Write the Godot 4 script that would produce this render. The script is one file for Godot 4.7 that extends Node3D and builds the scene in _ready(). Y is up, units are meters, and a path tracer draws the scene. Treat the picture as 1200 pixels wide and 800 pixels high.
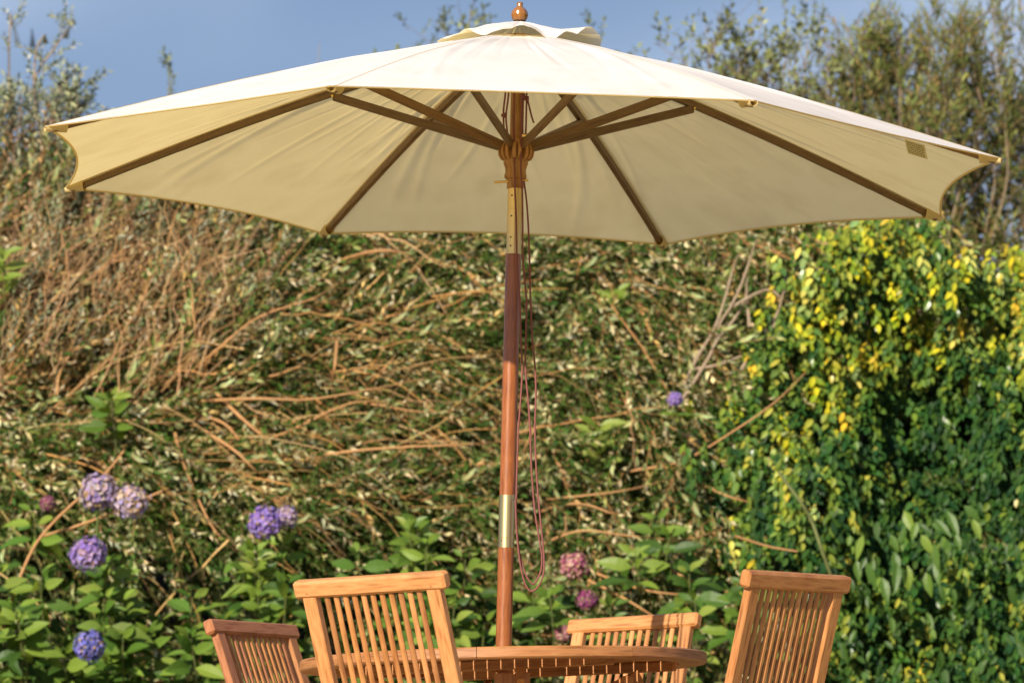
extends Node3D

# ---------------------------------------------------------------- measures
const FOCAL := 4979.5                      # focal length in pixels of the 1200 x 800 photograph
const EYE := Vector3(-0.0198, 0.151, 11.395)
const PITCH := 0.12497
const ROLL := -0.02217
const RIM_Y := 2.0417                      # parasol: height of the rim plane on its axis
const RIM_R := 1.35
const RISE := 0.393
const TABLE_Y := 0.732
const TABLE_R := 0.5457

var cam_basis: Basis
var rng := RandomNumberGenerator.new()
var bump := FastNoiseLite.new()
var taken := {}
var M := {}

# ---------------------------------------------------------------- mesh builder
class Shape:
	var v := PackedVector3Array()
	var n := PackedVector3Array()
	var c := PackedColorArray()
	var t := PackedVector2Array()
	var ix := PackedInt32Array()
	var col := Color.WHITE

	func tri(p: Vector3, q: Vector3, r: Vector3, up := Vector2.ZERO, uq := Vector2.ZERO, ur := Vector2.ZERO) -> void:
		var nn := (q - p).cross(r - p)
		if nn.length_squared() < 1e-18:
			return
		nn = nn.normalized()
		var k := v.size()
		v.append(p); v.append(q); v.append(r)
		for i in 3:
			n.append(nn); c.append(col)
		t.append(up); t.append(uq); t.append(ur)
		ix.append(k); ix.append(k + 2); ix.append(k + 1)

	func quad(p: Vector3, q: Vector3, r: Vector3, s: Vector3, up := Vector2.ZERO, uq := Vector2.ZERO, ur := Vector2.ZERO, us := Vector2.ZERO) -> void:
		tri(p, q, r, up, uq, ur)
		tri(p, r, s, up, ur, us)

	# a grid of points with smooth normals; rows of equal length
	func grid(rows: Array, uvs: Array, around := false, flip := false) -> void:
		var k := v.size()
		var h := rows.size()
		var w: int = rows[0].size()
		for j in h:
			for i in w:
				var a: Vector3 = rows[j][(i + 1) % w if around else mini(i + 1, w - 1)] - rows[j][(i + w - 1) % w if around else maxi(i - 1, 0)]
				var b: Vector3 = rows[mini(j + 1, h - 1)][i] - rows[maxi(j - 1, 0)][i]
				var nn := a.cross(b)
				nn = nn.normalized() if nn.length_squared() > 1e-20 else Vector3.UP
				v.append(rows[j][i])
				n.append(-nn if flip else nn)
				c.append(col)
				t.append(uvs[j][i] if uvs.size() else Vector2.ZERO)
		for j in h - 1:
			for i in (w if around else w - 1):
				var p := k + j * w + i
				var q := k + j * w + (i + 1) % w
				var r := q + w
				var s := p + w
				if flip:
					ix.append_array(PackedInt32Array([p, q, r, p, r, s]))
				else:
					ix.append_array(PackedInt32Array([p, r, q, p, s, r]))

	func tube(pts: Array, r0: float, r1: float, sides := 5, bumps := 0.0) -> void:
		var rows := []
		var uvs := []
		var side := Vector3.ZERO
		var along := 0.0
		for j in pts.size():
			var d: Vector3 = (pts[mini(j + 1, pts.size() - 1)] - pts[maxi(j - 1, 0)]).normalized()
			if side == Vector3.ZERO:
				side = d.cross(Vector3(0.3, 0.2, 1.0)).normalized()
			side = (side - d * side.dot(d)).normalized()
			var other := d.cross(side)
			var f := float(j) / maxf(1.0, pts.size() - 1)
			var rad := lerpf(r0, r1, f) * (1.0 + bumps * sin(j * 2.7 + pts[0].x * 31.0))
			if j:
				along += pts[j].distance_to(pts[j - 1])
			var row := []
			var uv := []
			for i in sides:
				var a := TAU * i / sides
				row.append(pts[j] + (side * cos(a) + other * sin(a)) * rad)
				uv.append(Vector2(float(i) / sides, along))
			rows.append(row)
			uvs.append(uv)
		grid(rows, uvs, true)
		for e in [0, pts.size() - 1]:
			for i in sides:
				if e:
					tri(pts[e], rows[e][i], rows[e][(i + 1) % sides])
				else:
					tri(pts[e], rows[e][(i + 1) % sides], rows[e][i])

	# a profile of (radius, height) turned round the Y axis
	func lathe(profile: Array, sides := 24) -> void:
		for k in profile.size() - 1:
			var a: Vector2 = profile[k]
			var b: Vector2 = profile[k + 1]
			var rows := [[], []]
			var uvs := [[], []]
			for i in sides + 1:
				var w := TAU * i / sides
				rows[0].append(Vector3(sin(w) * a.x, a.y, cos(w) * a.x))
				rows[1].append(Vector3(sin(w) * b.x, b.y, cos(w) * b.x))
				uvs[0].append(Vector2(w * 0.35, a.y))
				uvs[1].append(Vector2(w * 0.35, b.y))
			if a.distance_to(b) > 1e-6:
				var first := v.size()
				grid(rows, uvs)
				var slope := Vector2(b.y - a.y, a.x - b.x).normalized()
				for i in sides + 1:
					var w := TAU * i / sides
					var nn := Vector3(sin(w) * slope.x, slope.y, cos(w) * slope.x)
					n[first + i] = nn
					n[first + sides + 1 + i] = nn

	# chamfered board, long axis Y; uv runs along the grain
	func board(half: Vector3, e: float, at := Vector3.ZERO, turn := Basis.IDENTITY, uv0 := Vector2.ZERO) -> void:
		var put := func(p: Vector3) -> Vector3: return at + turn * p
		var uv := func(p: Vector3) -> Vector2: return uv0 + Vector2((p.x + p.z * 1.3) / 0.07, p.y / 1.1)
		var face := func(a: Vector3, b: Vector3, d: Vector3, f: Vector3) -> void:
			var nn := (b - a).cross(d - a)
			if nn.dot((a + b + d + f) * 0.25) < 0.0:
				quad(put.call(f), put.call(d), put.call(b), put.call(a), uv.call(f), uv.call(d), uv.call(b), uv.call(a))
			else:
				quad(put.call(a), put.call(b), put.call(d), put.call(f), uv.call(a), uv.call(b), uv.call(d), uv.call(f))
		var q := half - Vector3(e, e, e)
		for s in [-1.0, 1.0]:
			face.call(Vector3(s * half.x, -q.y, -q.z), Vector3(s * half.x, q.y, -q.z), Vector3(s * half.x, q.y, q.z), Vector3(s * half.x, -q.y, q.z))
			face.call(Vector3(-q.x, s * half.y, -q.z), Vector3(q.x, s * half.y, -q.z), Vector3(q.x, s * half.y, q.z), Vector3(-q.x, s * half.y, q.z))
			face.call(Vector3(-q.x, -q.y, s * half.z), Vector3(q.x, -q.y, s * half.z), Vector3(q.x, q.y, s * half.z), Vector3(-q.x, q.y, s * half.z))
			for u in [-1.0, 1.0]:
				face.call(Vector3(s * half.x, u * q.y, -q.z), Vector3(s * half.x, u * q.y, q.z), Vector3(s * q.x, u * half.y, q.z), Vector3(s * q.x, u * half.y, -q.z))
				face.call(Vector3(s * half.x, -q.y, u * q.z), Vector3(s * half.x, q.y, u * q.z), Vector3(s * q.x, q.y, u * half.z), Vector3(s * q.x, -q.y, u * half.z))
				face.call(Vector3(-q.x, s * half.y, u * q.z), Vector3(q.x, s * half.y, u * q.z), Vector3(q.x, s * q.y, u * half.z), Vector3(-q.x, s * q.y, u * half.z))
				for w in [-1.0, 1.0]:
					var a := Vector3(s * half.x, u * q.y, w * q.z)
					var b := Vector3(s * q.x, u * half.y, w * q.z)
					var d := Vector3(s * q.x, u * q.y, w * half.z)
					if (b - a).cross(d - a).dot(a + b + d) < 0.0:
						tri(put.call(a), put.call(d), put.call(b), uv.call(a), uv.call(d), uv.call(b))
					else:
						tri(put.call(a), put.call(b), put.call(d), uv.call(a), uv.call(b), uv.call(d))

	# one leaf with a folded midrib: stations are (fraction of length, fraction of half width)
	func leaf(at: Vector3, dir: Vector3, face: Vector3, length: float, width: float, stations: Array, fold := 0.25, curl := 0.15) -> void:
		var side := dir.cross(face).normalized()
		var up := side.cross(dir).normalized()
		var last_m := at
		var last_l := at
		var last_r := at
		for s in stations:
			var f: float = s.x
			var m: Vector3 = at + dir * (length * f) - up * (curl * length * f * f)
			var w: float = s.y * width * 0.5
			var l: Vector3 = m + side * w + up * (w * fold)
			var r: Vector3 = m - side * w + up * (w * fold)
			if s.y > 0.0:
				tri(last_m, m, l); tri(last_m, r, m)
				if last_l != last_m:
					tri(last_m, l, last_l); tri(last_m, last_r, r)
			else:
				tri(last_m, m, last_l); tri(last_m, last_r, m)
			last_m = m; last_l = l; last_r = r

	func mesh() -> ArrayMesh:
		var arrays := []
		arrays.resize(Mesh.ARRAY_MAX)
		arrays[Mesh.ARRAY_VERTEX] = v
		arrays[Mesh.ARRAY_NORMAL] = n
		arrays[Mesh.ARRAY_COLOR] = c
		arrays[Mesh.ARRAY_TEX_UV] = t
		arrays[Mesh.ARRAY_INDEX] = ix
		var m := ArrayMesh.new()
		m.add_surface_from_arrays(Mesh.PRIMITIVE_TRIANGLES, arrays)
		return m

const SMALL_LEAF := [Vector2(0.45, 1.0), Vector2(1.0, 0.0)]
const OVAL_LEAF := [Vector2(0.18, 0.68), Vector2(0.45, 1.0), Vector2(0.75, 0.72), Vector2(1.0, 0.0)]
const BROAD_LEAF := [Vector2(0.08, 0.3), Vector2(0.25, 0.86), Vector2(0.45, 1.0), Vector2(0.68, 0.78), Vector2(0.87, 0.36), Vector2(1.0, 0.0)]

# ---------------------------------------------------------------- helpers
func spot(px: float, py: float, z: float) -> Vector3:      # the point at depth z that a sight line of the photograph meets
	var d := cam_basis * Vector3((px - 600.0) / FOCAL, -(py - 400.0) / FOCAL, -1.0)
	return EYE + d * ((z - EYE.z) / d.z)

func axis_y(py: float) -> float:
	return spot(600.0, py, 0.0).y

func numbered(called: String) -> String:
	var k: int = taken.get(called, 0)
	taken[called] = k + 1
	return called if k == 0 else "%s_%03d" % [called, k]

func thing(called: String, label: String, category: String, at := Vector3.ZERO, turn := 0.0, group := "") -> Node3D:
	var o := Node3D.new()
	o.name = numbered(called)
	add_child(o)
	o.position = at
	o.rotation.y = turn
	o.set_meta("label", label)
	o.set_meta("category", category)
	if group:
		o.set_meta("group", group)
	return o

func part(called: String, mesh: Mesh, mat: Material, parent: Node, label := "") -> MeshInstance3D:
	var o := MeshInstance3D.new()
	var kids: Dictionary = taken.get(parent, {})
	var k: int = kids.get(called, 0)
	kids[called] = k + 1
	taken[parent] = kids
	o.name = called if k == 0 else "%s_%03d" % [called, k]
	o.mesh = mesh
	o.material_override = mat
	parent.add_child(o, true)
	if label:
		o.set_meta("label", label)
	return o

func masses(called: String, mesh: Mesh, mat: Material, parent: Node, places: Array, tints: Array) -> MultiMeshInstance3D:
	var mm := MultiMesh.new()
	mm.transform_format = MultiMesh.TRANSFORM_3D
	mm.use_colors = true
	mm.mesh = mesh
	mm.instance_count = places.size()
	for i in places.size():
		mm.set_instance_transform(i, places[i])
		mm.set_instance_color(i, tints[i])
	var o := MultiMeshInstance3D.new()
	var kids: Dictionary = taken.get(parent, {})
	var k: int = kids.get(called, 0)
	kids[called] = k + 1
	taken[parent] = kids
	o.name = called if k == 0 else "%s_%03d" % [called, k]
	o.multimesh = mm
	o.material_override = mat
	o.set_meta("kind", "stuff")
	parent.add_child(o, true)
	return o

func R(a: float, b: float) -> float:
	return rng.randf_range(a, b)

func lin(r: float, g: float, b: float) -> Color:
	return Color(r, g, b).linear_to_srgb()

func aim(y_axis: Vector3, face: Vector3, size := 1.0) -> Basis:       # Y along the stem, Z towards the face
	var y := y_axis.normalized()
	var x := y.cross(face)
	x = x.normalized() if x.length() > 1e-4 else y.cross(Vector3(0.7, 0.1, 0.7)).normalized()
	return Basis(x, y, x.cross(y)).scaled_local(Vector3.ONE * size)

func smooth_line(pts: Array, each := 5) -> Array:
	var out := []
	for i in pts.size() - 1:
		var a: Vector3 = pts[maxi(i - 1, 0)]
		var b: Vector3 = pts[i]
		var c: Vector3 = pts[i + 1]
		var d: Vector3 = pts[mini(i + 2, pts.size() - 1)]
		for k in each:
			out.append(b.cubic_interpolate(c, a, d, float(k) / each))
	out.append(pts[-1])
	return out

func pick(list: Array) -> Variant:
	return list[rng.randi() % list.size()]

func shade(base: Color, spread := 0.25) -> Color:          # natural variety from leaf to leaf
	var k := exp(R(-spread, spread))
	return Color(base.r * k * R(0.9, 1.12), base.g * k, base.b * k * R(0.85, 1.15))

# ---------------------------------------------------------------- materials
func noise_texture(seed_: int, freq: float, octaves: int, ramp: Array, w := 256, h := 256) -> NoiseTexture2D:
	var f := FastNoiseLite.new()
	f.seed = seed_
	f.frequency = freq
	f.fractal_octaves = octaves
	var t := NoiseTexture2D.new()
	t.width = w
	t.height = h
	t.seamless = true
	t.noise = f
	if ramp.size():
		var g := Gradient.new()
		g.offsets = PackedFloat32Array(range(ramp.size()).map(func(i): return float(i) / (ramp.size() - 1)))
		g.colors = PackedColorArray(ramp)
		t.color_ramp = g
	return t

func plain(r: float, g: float, b: float, rough := 0.6, metal := 0.0) -> StandardMaterial3D:
	var m := StandardMaterial3D.new()
	m.albedo_color = lin(r, g, b)
	m.roughness = rough
	m.metallic = metal
	return m

func make_materials() -> void:
	var g := func(x: float) -> Color: return Color(x, x, x)
	var grain := noise_texture(3, 0.012, 5, [Color(0.7, 0.63, 0.56), Color(0.88, 0.85, 0.8), Color(1, 1, 1), Color(0.93, 0.89, 0.84), Color(0.76, 0.69, 0.62)], 256, 512)
	var grain_h := noise_texture(3, 0.03, 4, [], 256, 512)
	var teak := func(r: float, gg: float, b: float, rough: float) -> StandardMaterial3D:
		var m := plain(r, gg, b, rough)
		m.albedo_texture = grain
		m.heightmap_enabled = true
		m.heightmap_texture = grain_h
		m.heightmap_scale = 0.02
		return m
	M.teak = [teak.call(0.47, 0.21, 0.068, 0.5), teak.call(0.4, 0.17, 0.053, 0.52), teak.call(0.53, 0.245, 0.09, 0.48), teak.call(0.35, 0.15, 0.05, 0.55)]
	M.table_wood = [teak.call(0.38, 0.17, 0.06, 0.5), teak.call(0.34, 0.145, 0.05, 0.5), teak.call(0.42, 0.195, 0.07, 0.5)]
	M.teak_red = teak.call(0.34, 0.135, 0.055, 0.5)
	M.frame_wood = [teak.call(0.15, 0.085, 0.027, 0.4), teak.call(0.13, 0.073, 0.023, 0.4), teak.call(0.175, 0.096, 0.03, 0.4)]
	M.hub_wood = teak.call(0.38, 0.19, 0.05, 0.4)
	M.mast = teak.call(0.27, 0.086, 0.016, 0.3)
	M.mast.clearcoat_enabled = true
	M.mast.clearcoat = 0.35
	M.mast.clearcoat_roughness = 0.2
	M.finial = teak.call(0.27, 0.11, 0.018, 0.25)
	M.finial.clearcoat_enabled = true
	M.finial.clearcoat = 0.6
	M.finial.clearcoat_roughness = 0.15
	M.brass = plain(0.72, 0.54, 0.24, 0.3, 1.0)
	M.pin = plain(0.7, 0.5, 0.14, 0.35, 1.0)
	M.steel = plain(0.12, 0.1, 0.08, 0.5, 0.8)
	M.canvas = plain(0.9, 0.88, 0.86, 0.85)
	M.canvas.backlight_enabled = true
	M.canvas.backlight = lin(0.78, 0.61, 0.25)
	M.canvas.albedo_texture = noise_texture(14, 0.006, 5, [Color(0.94, 0.93, 0.91), Color(1, 1, 1), Color(0.97, 0.965, 0.95)], 512, 512)
	M.canvas.heightmap_enabled = true
	M.canvas.heightmap_texture = noise_texture(8, 0.02, 5, [], 512, 512)
	M.canvas.heightmap_scale = 0.06
	M.hem = plain(0.6, 0.49, 0.23, 0.85)
	M.hem.backlight_enabled = true
	M.hem.backlight = lin(0.5, 0.34, 0.09)
	M.cord = plain(0.17, 0.05, 0.045, 0.75)
	M.iron = plain(0.05, 0.05, 0.05, 0.6)
	M.soil = plain(0.06, 0.045, 0.024, 0.95)
	M.soil.albedo_texture = noise_texture(5, 0.03, 4, [g.call(0.5), g.call(1.0)])
	M.soil.uv1_triplanar = true
	M.soil.uv1_scale = Vector3(1.5, 1.5, 1.5)
	M.gravel = plain(0.8, 0.62, 0.28, 0.9)
	M.gravel.albedo_texture = noise_texture(6, 0.2, 3, [g.call(0.6), g.call(1.0)], 512, 512)
	M.gravel.uv1_triplanar = true
	M.bark = plain(0.48, 0.25, 0.095, 0.75)
	M.bark.albedo_texture = noise_texture(9, 0.04, 4, [Color(0.6, 0.58, 0.55), Color(1, 1, 1), Color(0.8, 0.72, 0.66)])
	M.bark.uv1_scale = Vector3(1, 5, 1)
	M.red_bark = M.bark.duplicate()
	M.red_bark.albedo_color = lin(0.36, 0.12, 0.04)
	M.grey_bark = M.bark.duplicate()
	M.grey_bark.albedo_color = lin(0.33, 0.25, 0.165)
	M.green_bark = M.bark.duplicate()
	M.green_bark.albedo_color = lin(0.12, 0.14, 0.035)
	var leafy := func(rough: float, back: Color) -> StandardMaterial3D:
		var m := StandardMaterial3D.new()
		m.vertex_color_use_as_albedo = true
		m.roughness = rough
		m.metallic_specular = 0.22
		m.backlight_enabled = true
		m.backlight = back
		return m
	M.foliage = leafy.call(0.6, lin(0.2, 0.22, 0.07))
	M.glossy = leafy.call(0.45, lin(0.22, 0.26, 0.03))
	M.twigs = leafy.call(0.8, Color.BLACK)
	M.twigs.backlight_enabled = false
	M.petals = leafy.call(0.7, lin(0.3, 0.26, 0.3))
	M.leaf_green = []
	for t in [[0.085, 0.145, 0.02], [0.045, 0.095, 0.013], [0.13, 0.19, 0.025], [0.03, 0.068, 0.011], [0.18, 0.225, 0.04], [0.06, 0.115, 0.018]]:
		var m := plain(t[0], t[1], t[2], 0.45)
		m.metallic_specular = 0.35
		m.backlight_enabled = true
		m.backlight = lin(0.24, 0.3, 0.03)
		M.leaf_green.append(m)
	M.leaf_yellow = []
	for t in [[0.42, 0.34, 0.03], [0.34, 0.32, 0.035], [0.2, 0.25, 0.03], [0.1, 0.17, 0.025], [0.05, 0.1, 0.02], [0.46, 0.4, 0.14]]:
		var m := plain(t[0], t[1], t[2], 0.35)
		m.backlight_enabled = true
		m.backlight = lin(0.3, 0.3, 0.03)
		M.leaf_yellow.append(m)

# ---------------------------------------------------------------- camera, sky, sun
func set_camera_and_light() -> void:
	var cam := Camera3D.new()
	cam.name = "camera"
	cam_basis = Basis(Vector3.RIGHT, PITCH) * Basis(Vector3.BACK, ROLL)
	var lens := CameraAttributesPhysical.new()
	lens.frustum_focal_length = FOCAL * 24.0 / 800.0
	lens.frustum_focus_distance = 11.2
	lens.frustum_near = 0.1
	lens.frustum_far = 1200.0
	lens.exposure_aperture = 5.3
	cam.attributes = lens
	cam.basis = cam_basis
	cam.position = EYE
	cam.far = 1200.0
	cam.near = 0.1
	add_child(cam)
	cam.current = true
	var env := Environment.new()
	env.background_mode = Environment.BG_SKY
	var sm := ProceduralSkyMaterial.new()
	sm.sky_top_color = lin(0.085, 0.145, 0.285)
	sm.sky_horizon_color = lin(0.26, 0.36, 0.475)
	sm.sky_curve = 0.15
	sm.ground_bottom_color = lin(0.12, 0.1, 0.07)
	sm.ground_horizon_color = lin(0.2, 0.2, 0.18)
	sm.sun_angle_max = 20.0
	sm.sky_cover = clouds()
	var sky := Sky.new()
	sky.sky_material = sm
	env.sky = sky
	env.tonemap_mode = Environment.TONE_MAPPER_LINEAR
	env.tonemap_exposure = 1.6
	env.sdfgi_enabled = true
	env.ssao_enabled = true
	env.ssil_enabled = true
	var we := WorldEnvironment.new()
	we.name = "environment"
	we.environment = env
	add_child(we)
	var sun := DirectionalLight3D.new()
	sun.name = "sun"
	sun.light_energy = 1.6
	sun.light_color = Color(1.0, 0.955, 0.885)
	sun.light_angular_distance = 0.5
	sun.shadow_enabled = true
	var el := deg_to_rad(24.0)
	var az := deg_to_rad(27.0)
	sun.basis = Basis.looking_at(Vector3(sin(az) * cos(el), -sin(el), -cos(az) * cos(el)))
	add_child(sun)

func clouds() -> ImageTexture:
	var f := FastNoiseLite.new()
	f.seed = 21
	f.frequency = 1.6
	f.fractal_octaves = 5
	var im := Image.create(1024, 512, false, Image.FORMAT_RGBA8)
	for y in 256:
		var up := (0.5 - (y + 0.5) / 512.0) * PI
		for x in 1024:
			var a := x / 1024.0 * TAU
			var d := Vector3(cos(a) * cos(up), sin(up) * 2.6, sin(a) * cos(up))
			var k := smoothstep(-0.4, 0.45, f.get_noise_3dv(d * 2.0))
			im.set_pixel(x, y, Color(0.58, 0.57, 0.57, k * 0.5))
	return ImageTexture.create_from_image(im)

# ---------------------------------------------------------------- ground
func bank_height(x: float, z: float) -> float:
	var f := clampf((-4.9 - z) / 2.9, 0.0, 1.0)
	var h := 2.8 * f * f * (3.0 - 2.0 * f)
	return h + (bump.get_noise_2d(x * 40.0, z * 40.0) * 0.12 * smoothstep(-4.6, -5.6, z))

func set_ground() -> void:
	var xs := [-600.0, -120.0, -30.0, -12.0]
	for i in 49:
		xs.append(-6.0 + i * 0.25)
	xs.append_array([12.0, 30.0, 120.0, 600.0])
	var zs := [-700.0, -150.0, -40.0, -15.0, -11.0]
	for i in 29:
		zs.append(-9.0 + i * 0.18)
	zs.append_array([-2.0, 0.0, 4.0, 8.0, 12.0, 20.0, 60.0, 300.0])
	var rows := []
	for z in zs:
		var row := []
		for x in xs:
			row.append(Vector3(x, bank_height(x, z), z))
		rows.append(row)
	var s := Shape.new()
	s.grid(rows, [], false, true)
	var o := MeshInstance3D.new()
	o.name = "ground"
	o.mesh = s.mesh()
	o.material_override = M.soil
	o.set_meta("label", "dark soil rising into a planted bank behind the table")
	o.set_meta("category", "ground")
	o.set_meta("kind", "structure")
	add_child(o)
	s = Shape.new()
	s.grid([[Vector3(-6, 0.012, -2.3), Vector3(6, 0.012, -2.3)], [Vector3(-6, 0.012, 13), Vector3(6, 0.012, 13)]], [], false, true)
	o = MeshInstance3D.new()
	o.name = "gravel_terrace"
	o.mesh = s.mesh()
	o.material_override = M.gravel
	o.set_meta("label", "pale gravel terrace under the table and chairs")
	o.set_meta("category", "terrace")
	o.set_meta("kind", "structure")
	add_child(o)

# ---------------------------------------------------------------- parasol
func rib_point(k: int, u: float, drop := 0.0) -> Vector3:
	var a := deg_to_rad(-22.5 + 45.0 * k)
	var r := RIM_R * u
	return Vector3(sin(a) * r, RIM_Y + RISE * (1.0 - u) + 0.022 * sin(PI * u) - drop, cos(a) * r)

func panel_point(k: int, u: float, v: float, creases: Array) -> Vector3:
	var p := rib_point(k, u).lerp(rib_point(k + 1, u), v)
	var b := 4.0 * v * (1.0 - v)
	var pull := 0.043 * b * pow(u, 4.0)
	p = Vector3(p.x * (1.0 - pull), p.y + pull * RISE * 0.95 - 0.013 * b * u * (1.35 - u), p.z * (1.0 - pull))
	var wob := 0.0
	for cr in creases:
		var centre: float = cr[0] + cr[1] * (u - 0.5)
		var d: float = (v - centre) * (0.25 + u) / cr[2]
		wob += cr[3] * exp(-d * d) * smoothstep(cr[4] - 0.12, cr[4] + 0.05, u) * (1.0 - smoothstep(cr[5] - 0.1, cr[5] + 0.12, u))
	p.y += wob * minf(1.0, b * 6.0)
	p.y += bump.get_noise_3d(p.x * 160.0, p.z * 160.0, k * 50.0) * 0.0012 * minf(1.0, b * 3.0)
	return p

func bar(a: Vector3, b: Vector3, w: float, h: float, e := 0.003) -> ArrayMesh:   # a wooden bar from a to b, h measured upright
	var d := b - a
	var y := d.normalized()
	var x := Vector3.UP.cross(y)
	x = x.normalized() if x.length() > 0.01 else Vector3.RIGHT
	var s := Shape.new()
	s.board(Vector3(w * 0.5, d.length() * 0.5, h * 0.5), e, (a + b) * 0.5, Basis(x, y, x.cross(y)), Vector2(R(0, 1), R(0, 1)))
	return s.mesh()

func make_parasol() -> void:
	var tilt := Basis(Vector3.BACK, -0.0472) * Basis(Vector3.RIGHT, 0.0052)
	var o := thing("parasol", "large cream octagonal parasol on a varnished wooden pole through the round table", "parasol")
	o.transform = Transform3D(tilt * Basis(Vector3.UP, 0.055), Vector3(0, RIM_Y, 0) - tilt * Vector3(0, RIM_Y, 0))
	# canopy: eight canvas panels, each with its hem
	var canopy := Node3D.new()
	canopy.name = "canopy"
	o.add_child(canopy)
	for k in 8:
		var creases := []
		for i in 16:
			var sgn := 1.0 if rng.randf() < 0.6 else -1.0
			creases.append([R(0.08, 0.92), R(-0.3, 0.3), R(0.008, 0.016), sgn * R(0.0012, 0.0028), R(0.1, 0.5), R(0.3, 0.85)])
		for i in 3:   # taut folds that run out from where the strut lifts the cloth
			creases.append([R(0.04, 0.16), R(0.1, 0.35), 0.014, R(0.0015, 0.003), 0.35, R(0.6, 0.95)])
			creases.append([R(0.84, 0.96), R(-0.35, -0.1), 0.014, R(0.0015, 0.003), 0.35, R(0.6, 0.95)])
		var rows := []
		var uvs := []
		for j in 61:
			var u := lerpf(0.1, 1.0, j / 60.0)
			var row := []
			var uv := []
			for i in 97:
				row.append(panel_point(k, u, i / 96.0, creases))
				uv.append(Vector2((i / 96.0 - 0.5) * u * 1.1 + k * 0.37, u * 0.8))
			rows.append(row)
			uvs.append(uv)
		var s := Shape.new()
		s.grid(rows, uvs, false, false)
		part("panel", s.mesh(), M.canvas, canopy)
		s = Shape.new()
		var h0 := []
		var h1 := []
		var h2 := []
		for i in 49:
			var p := panel_point(k, 1.0, i / 48.0, creases)
			var q := panel_point(k, 0.988, i / 48.0, creases)
			h0.append(p - (p - q) * 0.03 - Vector3(0, 0.001, 0))
			h1.append(p - (p - q) * 0.08 - Vector3(0, 0.0045, 0))
			h2.append(q.lerp(p, 0.55) - Vector3(0, 0.003, 0))
		s.grid([h0, h1, h2], [], false, false)
		part("hem", s.mesh(), M.hem, canopy)
		# the seam that covers the rib
		s = Shape.new()
		var sa := []
		var sb := []
		var a := deg_to_rad(-22.5 + 45.0 * k)
		var across := Vector3(cos(a), 0, -sin(a)) * 0.013
		for j in 40:
			var p := rib_point(k, lerpf(0.1, 0.995, j / 39.0)) - Vector3(0, 0.0022, 0)
			sa.append(p - across + Vector3(0, 0.0015, 0))
			sb.append(p + across + Vector3(0, 0.0015, 0))
		s.grid([sa, sb], [], false, true)
		part("seam", s.mesh(), M.canvas, canopy)
		# pocket that holds the end of the rib
		s = Shape.new()
		rows = []
		for j in 6:
			var f := j / 5.0
			var c0 := rib_point(k, lerpf(0.955, 0.998, f), 0.003)
			var wide := lerpf(0.013, 0.009, f)
			var deep := lerpf(0.029, 0.012, f)
			var row := []
			for i in 9:
				var w := PI * i / 8.0
				row.append(c0 + across.normalized() * cos(w) * wide * 1.25 - Vector3(0, sin(w) * deep, 0))
			rows.append(row)
		s.grid(rows, [], false, false)
		part("pocket", s.mesh(), M.hem, canopy)
	# loose ruffled cap over the vent
	var s := Shape.new()
	var rows := []
	var uvs := []
	for j in 19:
		var f := j / 18.0
		var row := []
		var uv := []
		for i in 129:
			var a := TAU * i / 128.0
			var eight := 1.0 + 0.03 * cos(8.0 * a + PI)
			var r := 0.226 * f * eight
			var wave := (0.0065 * sin(5.0 * a + 0.9) + 0.005 * sin(9.0 * a + 2.2) + 0.004 * sin(14.0 * a)) * pow(f, 1.6)
			var da := wrapf(a - deg_to_rad(58.0), -PI, PI)
			var curl := 0.036 * exp(-da * da / 0.07) * pow(f, 2.5)
			var de := wrapf(a - deg_to_rad(104.0), -PI, PI)
			curl -= 0.03 * exp(-de * de / 0.12) * pow(f, 2.2)
			var dl := wrapf(a + deg_to_rad(80.0), -PI, PI)
			curl -= 0.017 * exp(-dl * dl / 0.15) * f * f
			var df := wrapf(a - deg_to_rad(18.0), -PI, PI)
			curl -= 0.016 * exp(-df * df / 0.02) * pow(f, 2.0)
			curl += bump.get_noise_3d(sin(a) * 260.0, f * 120.0, cos(a) * 260.0) * 0.012 * f
			var pleat := 0.004 * sin(23.0 * a + 3.0 * f) * f * (1.0 - f) * 3.0
			row.append(Vector3(sin(a) * r * (1.0 - curl * 0.9), RIM_Y + RISE + 0.029 - 0.3 * r + wave + curl + pleat, cos(a) * r * (1.0 - curl * 0.9)))
			uv.append(Vector2(a, r))
		rows.append(row)
		uvs.append(uv)
	s.grid(rows, uvs, false, false)
	part("vent_cap", s.mesh(), M.canvas, o)
	s = Shape.new()
	var fy := RIM_Y + RISE + 0.033
	s.lathe([Vector2(0.017, fy - 0.004), Vector2(0.0215, fy + 0.004), Vector2(0.0235, fy + 0.012), Vector2(0.0225, fy + 0.02), Vector2(0.018, fy + 0.027), Vector2(0.011, fy + 0.033), Vector2(0.0085, fy + 0.036), Vector2(0.008, fy + 0.042), Vector2(0.009, fy + 0.045), Vector2(0.006, fy + 0.047), Vector2(0.0, fy + 0.0475)], 32)
	part("finial", s.mesh(), M.finial, o)
	# ribs and struts
	var hub_y := axis_y(172.0)
	for k in 8:
		var a := deg_to_rad(-22.5 + 45.0 * k)
		var rs := Shape.new()
		var line := []
		for j in 13:
			line.append(rib_point(k, lerpf(0.03, 0.985, j / 12.0), 0.0142))
		var across := Vector3(cos(a), 0, -sin(a))
		for j in 12:
			var y: Vector3 = (line[j + 1] - line[j]).normalized()
			var z := across.cross(y)
			var hh := 0.0092 if j < 9 else lerpf(0.0092, 0.0075, (j - 8) / 3.0)
			rs.board(Vector3(0.0075, line[j].distance_to(line[j + 1]) * 0.5 + 0.0012, hh), 0.0008, (line[j] + line[j + 1]) * 0.5, Basis(across, y, z), Vector2(k * 0.21, j * 0.094))
		var rib := part("rib", rs.mesh(), M.frame_wood[k % 3], o)
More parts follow.
